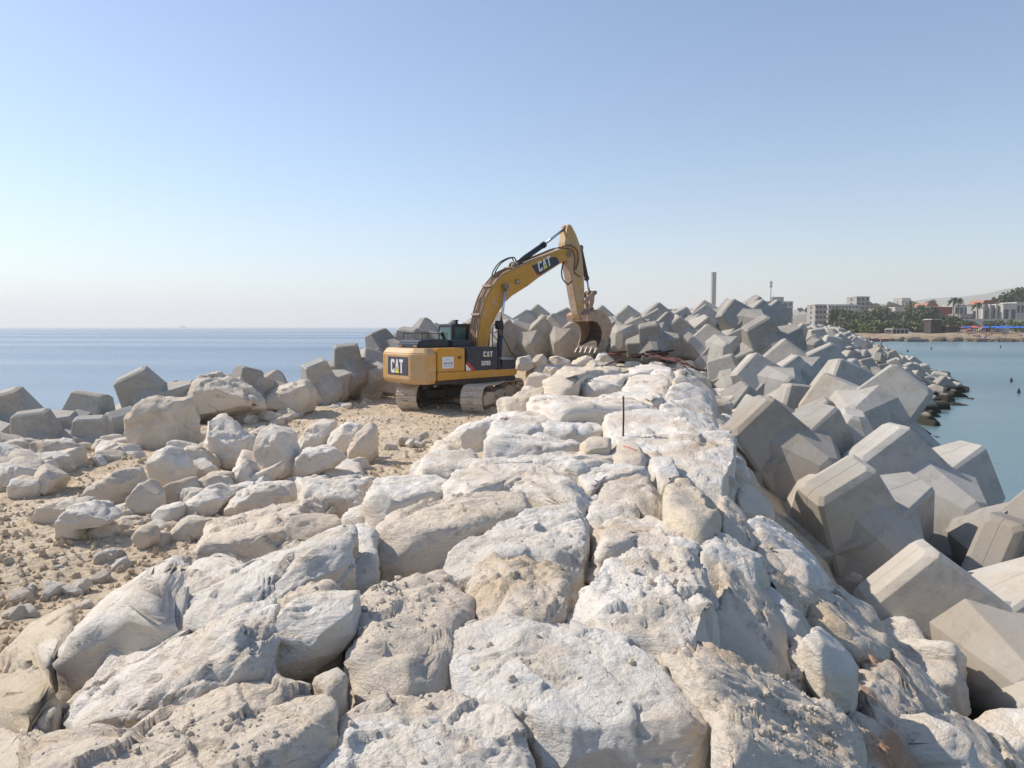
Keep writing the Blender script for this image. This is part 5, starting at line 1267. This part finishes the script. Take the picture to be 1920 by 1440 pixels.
# trees ------------------------------------------------------------
def mat_leaf(name, c1, c2):
    m, nt, b = nodes(name); oi = nt.nodes.new('ShaderNodeObjectInfo'); geo = nt.nodes.new('ShaderNodeNewGeometry')
    n = noise_n(nt, geo.outputs['Position'], 1.1, 3, .6); nt.links.new(mix(nt, ramp(nt, n, [(.35, 0), (.65, 1)]), c1, c2), b.inputs['Base Color']); b.inputs['Roughness'].default_value = .8; return m
M_LF = mat_leaf('dark_green_leaves', (.05, .07, .035), (.095, .115, .055)); M_LF2 = mat_leaf('light_green_leaves', (.09, .13, .03), (.15, .19, .05)); M_LF3 = mat_leaf('grey_green_leaves', (.09, .10, .06), (.15, .15, .10))
M_BARK = plain('bark', (.12, .09, .065), .9, 0, .2, 2)
def crown_mesh(name, blobs, nq, sz, mat, seed):
    r = np.random.RandomState(seed); V = []; F = []
    tot = sum(b[3] * b[4] for b in blobs)
    for (cx, cy, cz, rx, rz_) in blobs:
        for i in range(int(nq * rx * rz_ / tot)):
            d_ = r.normal(size=3); d_ /= np.linalg.norm(d_); rad = r.rand() ** .35
            c_ = np.array([cx, cy, cz]) + d_ * rad * np.array([rx, rx, rz_]); s = sz * r.uniform(.5, 1.2)
            a = r.normal(size=3); a /= np.linalg.norm(a); b_ = np.cross(a, r.normal(size=3)); b_ /= np.linalg.norm(b_); k = len(V)
            V += [c_ - a * s - b_ * s * .5, c_ + a * s * .2 - b_ * s * .8, c_ + a * s + b_ * s * .4, c_ - a * s * .3 + b_ * s * .9]; F.append([k, k + 1, k + 2, k + 3])
    return mesh_np(name, np.array(V), np.array(F), mat, smooth=False)
def trunk_mesh(h_, r_):
    k = MB(); k.tube([(0, 0, -1), (.1, 0, h_ * .5), (.05, .1, h_)], [r_, r_ * .8, r_ * .5], M_BARK, 8)
    for a in (0.4, 2.3, 4.4): k.tube([(.05, 0, h_ * .6), (math.cos(a) * h_ * .3, math.sin(a) * h_ * .3, h_ * 1.05)], [r_ * .5, r_ * .2], M_BARK, 6)
    me = bpy.data.meshes.new('trunk'); k.bm.to_mesh(me); me.materials.append(M_BARK); k.bm.free(); return me
r_ = random.Random(3)
def blobs(n, w, h_, z0): return [(r_.uniform(-w, w) * .6, r_.uniform(-w, w) * .6, z0 + r_.uniform(.1, 1) * h_, w * r_.uniform(.35, .6), h_ * r_.uniform(.22, .4)) for _ in range(n)]
TRK = trunk_mesh(3.0, .22)
CR = [crown_mesh('crown', blobs(9, 3.0, 4.5, 2), 900, .42, m_, 60 + i) for i, m_ in enumerate([M_LF, M_LF, M_LF3, M_LF2])]
CYP = [crown_mesh('crown', [(0, 0, 2 + z, 1.3 * (1 - z / 13), 1.6) for z in np.arange(0, 11, 1.2)], 900, .35, m_, 70 + i) for i, m_ in enumerate([M_LF, M_LF2])]
BUSH = [crown_mesh('crown', blobs(5, 2.2, 1.8, 0), 450, .3, m_, 80 + i) for i, m_ in enumerate([M_LF, M_LF3, M_LF2])]
def palm_mesh():
    r = np.random.RandomState(2); V = []; F = []
    for i in range(34):
        a = r.uniform(0, 6.283); el = r.uniform(-.5, 1.1); L_ = r.uniform(1.9, 2.5); pts = []
        for t in np.linspace(0, 1, 7):
            rr_ = L_ * t * math.cos(el * (1 - t * .3)); z = L_ * t * math.sin(el) - 1.5 * t * t; pts.append((rr_ * math.cos(a), rr_ * math.sin(a), z))
        for j in range(6):
            p, q_ = np.array(pts[j]), np.array(pts[j + 1]); w = .34 * math.sin(math.pi * (j + .6) / 7.2); n_ = np.array([-math.sin(a), math.cos(a), 0])
            for s_ in (-1, 1):
                k = len(V); V += [p, q_, q_ + n_ * s_ * w - [0, 0, w * .7], p + n_ * s_ * w - [0, 0, w * .7]]; F.append([k, k + 1, k + 2, k + 3])
    return mesh_np('crown', np.array(V), np.array(F), M_LF, smooth=False)
PALM = palm_mesh()
def tree(name, u, vt, vb, d, crown, label, group, base_h, cat='tree', wide=1.0, trunk=True):
    p = at(u, vb, d); zt = at(u, vt, d).z; g = lz(p.x, d) if d < 700 else p.z; hgt = max(zt - g, 1.5); s = hgt / base_h
    E_ = empty(name, (p.x, d, g), r_.uniform(0, 6)); tag(E_, label, cat, group); E_.scale = (s * wide, s * wide, s)
    link_mesh('crown', crown, E_)
    if trunk: link_mesh('trunk', TRK, E_)
    return E_
def palm(u, vt, d, label):
    p = at(u, 600, d); zt = at(u, vt, d).z; g = lz(p.x, d); E_ = empty('palm_tree', (p.x, d, g)); tag(E_, label, 'palm tree', 'palms across the harbour')
    k = MB(); H_ = zt - g - .8; k.tube([(0, 0, -1), (.15, 0, H_ * .5), (0, .1, H_)], [.26, .2, .17], M_BARK, 8); k.build('trunk', E_); link_mesh('crown', PALM, E_, (0, .1, H_ - .2))
palm(1787, 556, 290, 'left of two tall palms above the dark red front'); palm(1796, 557, 292, 'right of two tall palms above the dark red front'); palm(1832, 565, 285, 'single palm left of the white villas')
palm(1745, 562, 420, 'small far palm on the skyline left of the two tall palms'); palm(1584, 578, 300, 'palm in front of the long white hotel'); palm(1661, 574, 300, 'tall palm among the dark trees in the middle of the grove'); palm(1673, 582, 290, 'shaggy palm right of the tallest grove palm'); palm(1624, 583, 292, 'palm at the left of the grove')
palm(1728, 570, 330, 'palm right of the cypresses')
tree('cypress_tree', 1706, 563, 600, 295, CYP[0], 'dark narrow cypress, the taller of the pair', 'cypress pair', 13.5)
tree('cypress_tree', 1699, 571, 602, 290, CYP[1], 'light green narrow cypress beside the dark one', 'cypress pair', 13.5)
tree('dense_tree', 1777, 594, 616, 252, CR[0], 'round dark tree beside the timber beach bar', None, 6.8, wide=1.35)
for i, u in enumerate([1572, 1582, 1592, 1600, 1610, 1618, 1630, 1638, 1646, 1654, 1664, 1670, 1680, 1688, 1714, 1722, 1730, 1738, 1748]):
    tree('grove_tree', u, r_.uniform(578, 592), 602, r_.uniform(275, 320), CR[i % 3], 'green tree in the dense grove between hotel and cypresses', 'trees of the grove', 6.8)
for i, u in enumerate([1566, 1574, 1586, 1596, 1604, 1616, 1626, 1640, 1650, 1660, 1682, 1716, 1728, 1760, 1800, 1808, 1818, 1826, 1858, 1868, 1915]):
    tree('shrub', u, r_.uniform(598, 605), 612, r_.uniform(256, 268), BUSH[i % 3], 'low shrub on the dry bank below the grove and villas', 'shrubs on the bank', 2.2, 'shrub', trunk=False)
for i, (u, v) in enumerate([(1888, 556), (1896, 552), (1905, 553), (1913, 550), (1922, 552), (1876, 566)]):
    tree('hill_tree', u, v, 575, 330 + i * 3, CR[i % 2], 'dark tree standing behind the white villas at the right edge', 'trees behind the villas', 6.8, wide=.8)
for i, u in enumerate(range(1500, 1760, 13)):
    tree('far_tree', u, r_.uniform(566, 576) if u > 1620 else r_.uniform(574, 582), 588, 700, CR[i % 3], 'hazy blue green tree on the ridge far behind the hotel', 'hazy trees on the far ridge', 6.8, wide=1.2)
# shoreline rocks
for i in range(150):
    x = r_.uniform(99, 166); yy = float(shore_y(x)) + r_.uniform(-1.5, 3.5); s = r_.uniform(.6, 1.9)
    if i > 120: x = r_.uniform(138, 158); yy = float(shore_y(x)) - r_.uniform(0, 3)
    o = link_mesh('shore_rock', SHR[i % 3] if 'SHR' in globals() else globals().setdefault('SHR', [lump(700 + j, 8, plain('dark_shore_rock', (.13, .10, .075), .9, 0, .3, .6, (.25, .20, .14), .55), .9, .7, .5) for j in range(3)])[0], loc=(x, yy, r_.uniform(-.1, .6)), rot=(0, 0, r_.uniform(0, 6)))
    o.scale = (s, s, s * .8); tag(o, 'dark rock on the opposite shoreline', 'rock', 'rocks along the opposite shore')
# parasols, loungers, people, boats, car, lamp, buoys
def parasol_me(mat):
    k = MB(); k.tube([(0, 0, 0), (0, 0, 2.2)], .03, M_CW, 6)
    for i in range(8):
        a, b_ = 2 * math.pi * i / 8, 2 * math.pi * (i + 1) / 8
        tri_fill(k, [(0, 0, 2.45), (1.25 * math.cos(a), 1.25 * math.sin(a), 2.0), (1.25 * math.cos(b_), 1.25 * math.sin(b_), 2.0)], mat)
    me = bpy.data.meshes.new('beach_parasol'); k.bm.to_mesh(me); [me.materials.append(m_) for m_ in k.mats]; k.bm.free(); return me
PB, PR, PS = parasol_me(M_BLUE), parasol_me(M_REDC), parasol_me(M_STRAW)
for i in range(46):
    u = r_.uniform(1862, 1925) if i < 30 else r_.uniform(1790, 1862); d = r_.uniform(233, 250); p = at(u, 620, d)
    m_ = PB if i < 30 or i % 2 else PR; nm = 'blue' if m_ is PB else 'red'
    o = link_mesh('beach_parasol', m_, loc=(p.x, d, lz(p.x, d))); tag(o, nm + ' beach parasol among the crowd across the harbour', 'parasol', nm + ' parasols on the beach')
def person_me(c1, c2, seed):
    V0, F0 = cube_sphere(3); r = random.Random(seed); bm = bmesh.new()
    skin = plain('skin', (.42, .25, .17), .6); cl = plain('swimwear', c1, .8); hair = plain('hair', c2, .8)
    vs = {}
    def av(n, p): vs[n] = (Vector(p))
    me = bpy.data.meshes.new('person'); 
    J = [(0, 0, .93), (0, 0, 1.15), (0, 0, 1.42), (0, 0, 1.53), (0, 0, 1.66), (-.10, 0, .90), (-.13, .03, .48), (-.14, 0, .06), (.10, 0, .90), (.14, -.05, .48), (.15, .03, .06), (-.2, 0, 1.40), (-.27, .02, 1.12), (-.25, -.1, .88), (.2, 0, 1.40), (.28, 0, 1.12), (.27, -.08, .88)]
    Eg = [(0, 1), (1, 2), (2, 3), (3, 4), (0, 5), (5, 6), (6, 7), (0, 8), (8, 9), (9, 10), (2, 11), (11, 12), (12, 13), (2, 14), (14, 15), (15, 16)]
    Rd = [.14, .125, .14, .055, .10, .09, .06, .045, .09, .06, .045, .055, .04, .035, .055, .04, .035]
    me.from_pydata(J, Eg, []); o = bpy.data.objects.new('tmp', me); COL.objects.link(o)
    md = o.modifiers.new('s', 'SKIN'); sv = me.skin_vertices[0].data
    for i, q_ in enumerate(Rd): sv[i].radius = (q_, q_ * .8)
    sv[0].use_root = True; o.modifiers.new('u', 'SUBSURF').levels = 1
    dg = bpy.context.evaluated_depsgraph_get(); m2 = bpy.data.meshes.new_from_object(o.evaluated_get(dg)); bpy.data.objects.remove(o); m2.name = 'person'
    m2.materials.clear(); [m2.materials.append(x) for x in (skin, cl, hair)]
    for f in m2.polygons:
        z = f.center.z; f.material_index = 1 if .78 < z < 1.0 or (seed % 2 and 1.2 < z < 1.4) else (2 if z > 1.68 else 0)
    return m2
PE = [person_me((.05, .08, .3), (.05, .03, .02), 1), person_me((.4, .05, .05), (.1, .06, .03), 2), person_me((.6, .6, .6), (.03, .02, .02), 3)]
for i in range(44):
    u = r_.uniform(1795, 1918); d = r_.uniform(226, 244); p = at(u, 630, d)
    if d < float(shore_y(p.x)) + 2: d = float(shore_y(p.x)) + 3; p = at(u, 630, d)
    o = link_mesh('person', PE[i % 3], loc=(p.x, d, lz(p.x, d) - .05), rot=(0, 0, r_.uniform(0, 6)))
    tag(o, 'tiny person in swimwear standing on the crowded beach across the harbour', 'person', 'people on the beach')
def boat(u, v, d, L_, col, label, rz=0, tilt=0):
    k = MB(); hb = []
    pl = [(-L_ / 2, .0), (-L_ / 2, .8), (L_ * .2, .9), (L_ / 2, 0), (L_ * .2, -.9), (-L_ / 2, -.8)]
    loft2 = [[(x * .9, y * .6) for x, y in pl], pl]
    R1 = [k.bm.verts.new((p[0], p[1], 0)) for p in loft2[0]]; R2 = [k.bm.verts.new((p[0], p[1], .8)) for p in loft2[1]]
    fs = [k.bm.faces.new((R1[i], R1[(i + 1) % 6], R2[(i + 1) % 6], R2[i])) for i in range(6)] + [k.bm.faces.new(R1[::-1])]; k._fin(R1 + R2, col, fs)
    fl = [k.bm.verts.new((p[0] * .95, p[1] * .9, .45)) for p in pl]; k._fin(fl, M_CG, [k.bm.faces.new(fl)])
    p = at(u, v, d); E_ = empty('boat', (p.x, d, .05), RAD(rz)); E_.rotation_euler[0] = RAD(tilt); tag(E_, label, 'boat'); k.build('hull', E_)
    k = MB(); k.box((-L_ * .2, -.75, .55), (-L_ * .1, .75, .62), M_DKW); k.build('thwart', E_)
boat(1612, 638, 222, 6, plain('white_hull', (.5, .48, .46), .5), 'low white boat at the left end of the opposite shore'); boat(1628, 638, 223, 6, plain('blue_hull', (.08, .1, .2), .5), 'dark blue boat right of the low white boat'); boat(1646, 638, 223, 7, plain('red_hull', (.35, .09, .06), .5), 'reddish boat moored left of the pavilion')
b0 = at(1718, 636, 222); boat(1718, 636, 221, 8, M_CG, 'grey boat drawn up on the shore below the pavilion', 14, 10)
cr = empty('parked_car', (at(1845, 610, 262).x, 262, lz(at(1845, 610, 262).x, 262))); tag(cr, 'white car parked on the bank above the beach', 'car')
k = MB(); k.prism([(-2.1, .35), (2.1, .35), (2.15, .75), (1.3, .9), (.7, 1.35), (-1.0, 1.38), (-1.7, .92), (-2.1, .85)], -.85, .85, M_CW, bev=.05); k.build('body', cr)
for x in (-1.3, 1.3):
    for yy in (-.87, .67): k = MB(); k.tube([(x, yy, .33), (x, yy + .2, .33)], .33, M_BLACK, 14); k.build('wheel', cr)
k = MB(); k.prism([(.62, .95), (-.9, .95), (-.8, 1.30), (.55, 1.28)], -.865, -.855, M_WIN); k.build('side_window', cr)
k = MB(); p = at(1693, 612, 262); g = lz(p.x, 262); hl = at(1693, 592, 262).z - g; k.tube([(0, 0, 0), (0, 0, hl), (.9, 0, hl + .2)], .08, M_CW, 6); k.box((.6, -.12, hl + .1), (1.2, .12, hl + .22), M_CG); o = k.build('street_lamp', None, (p.x, 262, g)); tag(o, 'thin pale street lamp left of the cypresses', 'street lamp')
M_BUOY = plain('dark_buoy', (.03, .03, .035), .6)
for i, (u, v) in enumerate([(1768, 718), (1910, 737), (1896, 716), (1746, 655), (1876, 652), (1702, 660)]):
    r0 = ray(u, v); dd = -CAMZ / r0.z * r0.y; k = MB(); s_ = .08
    k.tube([(0, 0, -.2), (0, 0, -.05), (0, 0, .12), (0, 0, .25), (0, 0, .34)], [.05, .1, .1, .06, .02], M_BUOY, 10)
    o = k.build('buoy', None, (r0.x / r0.y * dd, dd, 0)); o.scale = (.75 + dd / 200,) * 3; tag(o, 'small dark float bobbing on the harbour water', 'buoy', 'floats in the harbour')
# navigation stake on the far slope, iron stake on the crest, thin rod at the left
p = at(1650, 672, 60); k = MB(); k.tube([(0, 0, -1.2), (.04, 0, (36 / FOC) * 60)], .07, plain('grey_stake', (.12, .13, .15), .6), 8); o = k.build('stake', None, p); tag(o, 'slim grey pole standing on the far harbour slope', 'pole')
p = hit(1168, 822); k = MB(); k.tube([(0, 0, -.25), (.005, 0, .3), (0, .0, 80 / FOC * p.y)], .013, M_RUST2, 8); o = k.build('iron_stake', None, p); tag(o, 'rusty iron stake driven upright between the crest boulders', 'stake')
# ship
D_ = 3600; p = at(344, 613, D_); E_ = empty('ship', (p.x, D_, 0)); tag(E_, 'tiny ship on the sea horizon at the left', 'ship'); E_.scale = (.5, .5, .62); M_SH = plain('ship_grey', (.12, .13, .15), .8)
k = MB(); k.prism([(-24, 1), (24, 1), (27, 6), (-25, 6)], -5, 5, M_SH); k.build('hull', E_)
k = MB(); k.prism([(-20, 6), (-6, 6), (-8, 15), (-17, 15)], -4, 4, M_SH); k.build('superstructure', E_)
k = MB(); k.prism([(8, 6), (20, 6), (17, 14), (13, 14)], -4, 4, M_SH); k.build('superstructure', E_)
k = MB(); k.tube([(-11, 0, 15), (-11, 0, 24)], .6, M_SH, 6); k.build('mast', E_)
# rusty pipes and cables at the far end
pg = tag(empty('pipe_bundle', at(1205, 672, 33)), 'heap of rusty pipes and frames on the far crest under the units', 'scrap pipes')
rq = random.Random(9)
for i in range(8):
    k = MB(); a = Vector((rq.uniform(-1.6, .6), rq.uniform(-.7, .7), rq.uniform(.05, .35))); ang = rq.uniform(-.35, .35); L_ = rq.uniform(.5, 1.1)
    k.tube([a, a + Vector((L_ * math.cos(ang), L_ * math.sin(ang), rq.uniform(-.25, .2)))], rq.uniform(.03, .07), M_RUST2 if i % 3 else M_BLACK, 8); k.build('pipe', pg)
k = MB(); k.tube([(.9, 0, .1), (.9, .25, .35)], .09, plain('red_valve_paint', (.30, .03, .04), .6), 10); k.tube([(.7, 0, .2), (1.15, 0, .2)], .06, M_RUST2, 8); k.build('valve', pg)
for i, pts in enumerate([[(1130, 690), (1160, 677), (1190, 670), (1215, 668), (1240, 674), (1270, 680), (1300, 690)], [(1220, 676), (1250, 672), (1280, 678), (1300, 692), (1318, 696), (1345, 694)], [(1215, 660), (1240, 672), (1262, 676), (1285, 690)]]):
    k = MB(); W = [hit(u, v, .08) for u, v in pts]; W = [Vector((w.x, min(w.y, 34), surf1(w.x, min(w.y, 34)) + .12)) for w in W]
    k.tube(smooth_path(W, 5), .03, M_RUST2, 6); o = k.build('cable'); tag(o, ['dark cable running left to right over the far crest boulders', 'rusty cable looping towards the right hand units', 'short dark cable dangling from the rusty pipes'][i], 'cable')
# red paint marks are thin lines sprayed on two stones
def spray(u0, v0, pts, lift, label):
    k = MB(); dg = bpy.context.evaluated_depsgraph_get(); dg.update(); W = []
    for (du, dv) in pts:
        ok, loc, nrm, *_ = scene.ray_cast(dg, Vector((0, 0, CAMZ)), ray(u0 + du, v0 + dv).normalized())
        if ok and loc.y < 40: W.append(loc + nrm * .004)
    if len(W) > 1:
        k.tube(W, .006, M_REDP, 5); o = k.build('paint_mark'); tag(o, label, 'paint mark')
spray(938, 785, [(0, 1), (4, -1), (8, 1), (11, -1), (14, 0)], 0, 'red paint scrawl on the stone at the platform edge')
spray(1170, 838, [(0, 0), (6, 1), (12, 3), (18, 5), (24, 8)], 0, 'faint red paint stroke on the small stone by the iron stake')

# ------------------------------------------------------------------ haze
def haze():
    k = MB(); k.box((-10000, -10000, -3.5), (10000, 10000, 260), M_CW); o = k.build('haze'); m = bpy.data.materials.new('haze_air'); m.use_nodes = True
    nt = m.node_tree; nt.nodes.clear(); out = nt.nodes.new('ShaderNodeOutputMaterial'); v = nt.nodes.new('ShaderNodeVolumePrincipled')
    v.inputs['Density'].default_value = HAZE; v.inputs['Color'].default_value = (1.0, .97, .92, 1); v.inputs['Anisotropy'].default_value = .15
    nt.links.new(v.outputs[0], out.inputs['Volume']); o.data.materials.clear(); o.data.materials.append(m); tag(o, kind='stuff', label='pale sea haze in the air')
HAZE = 0.0003
haze()
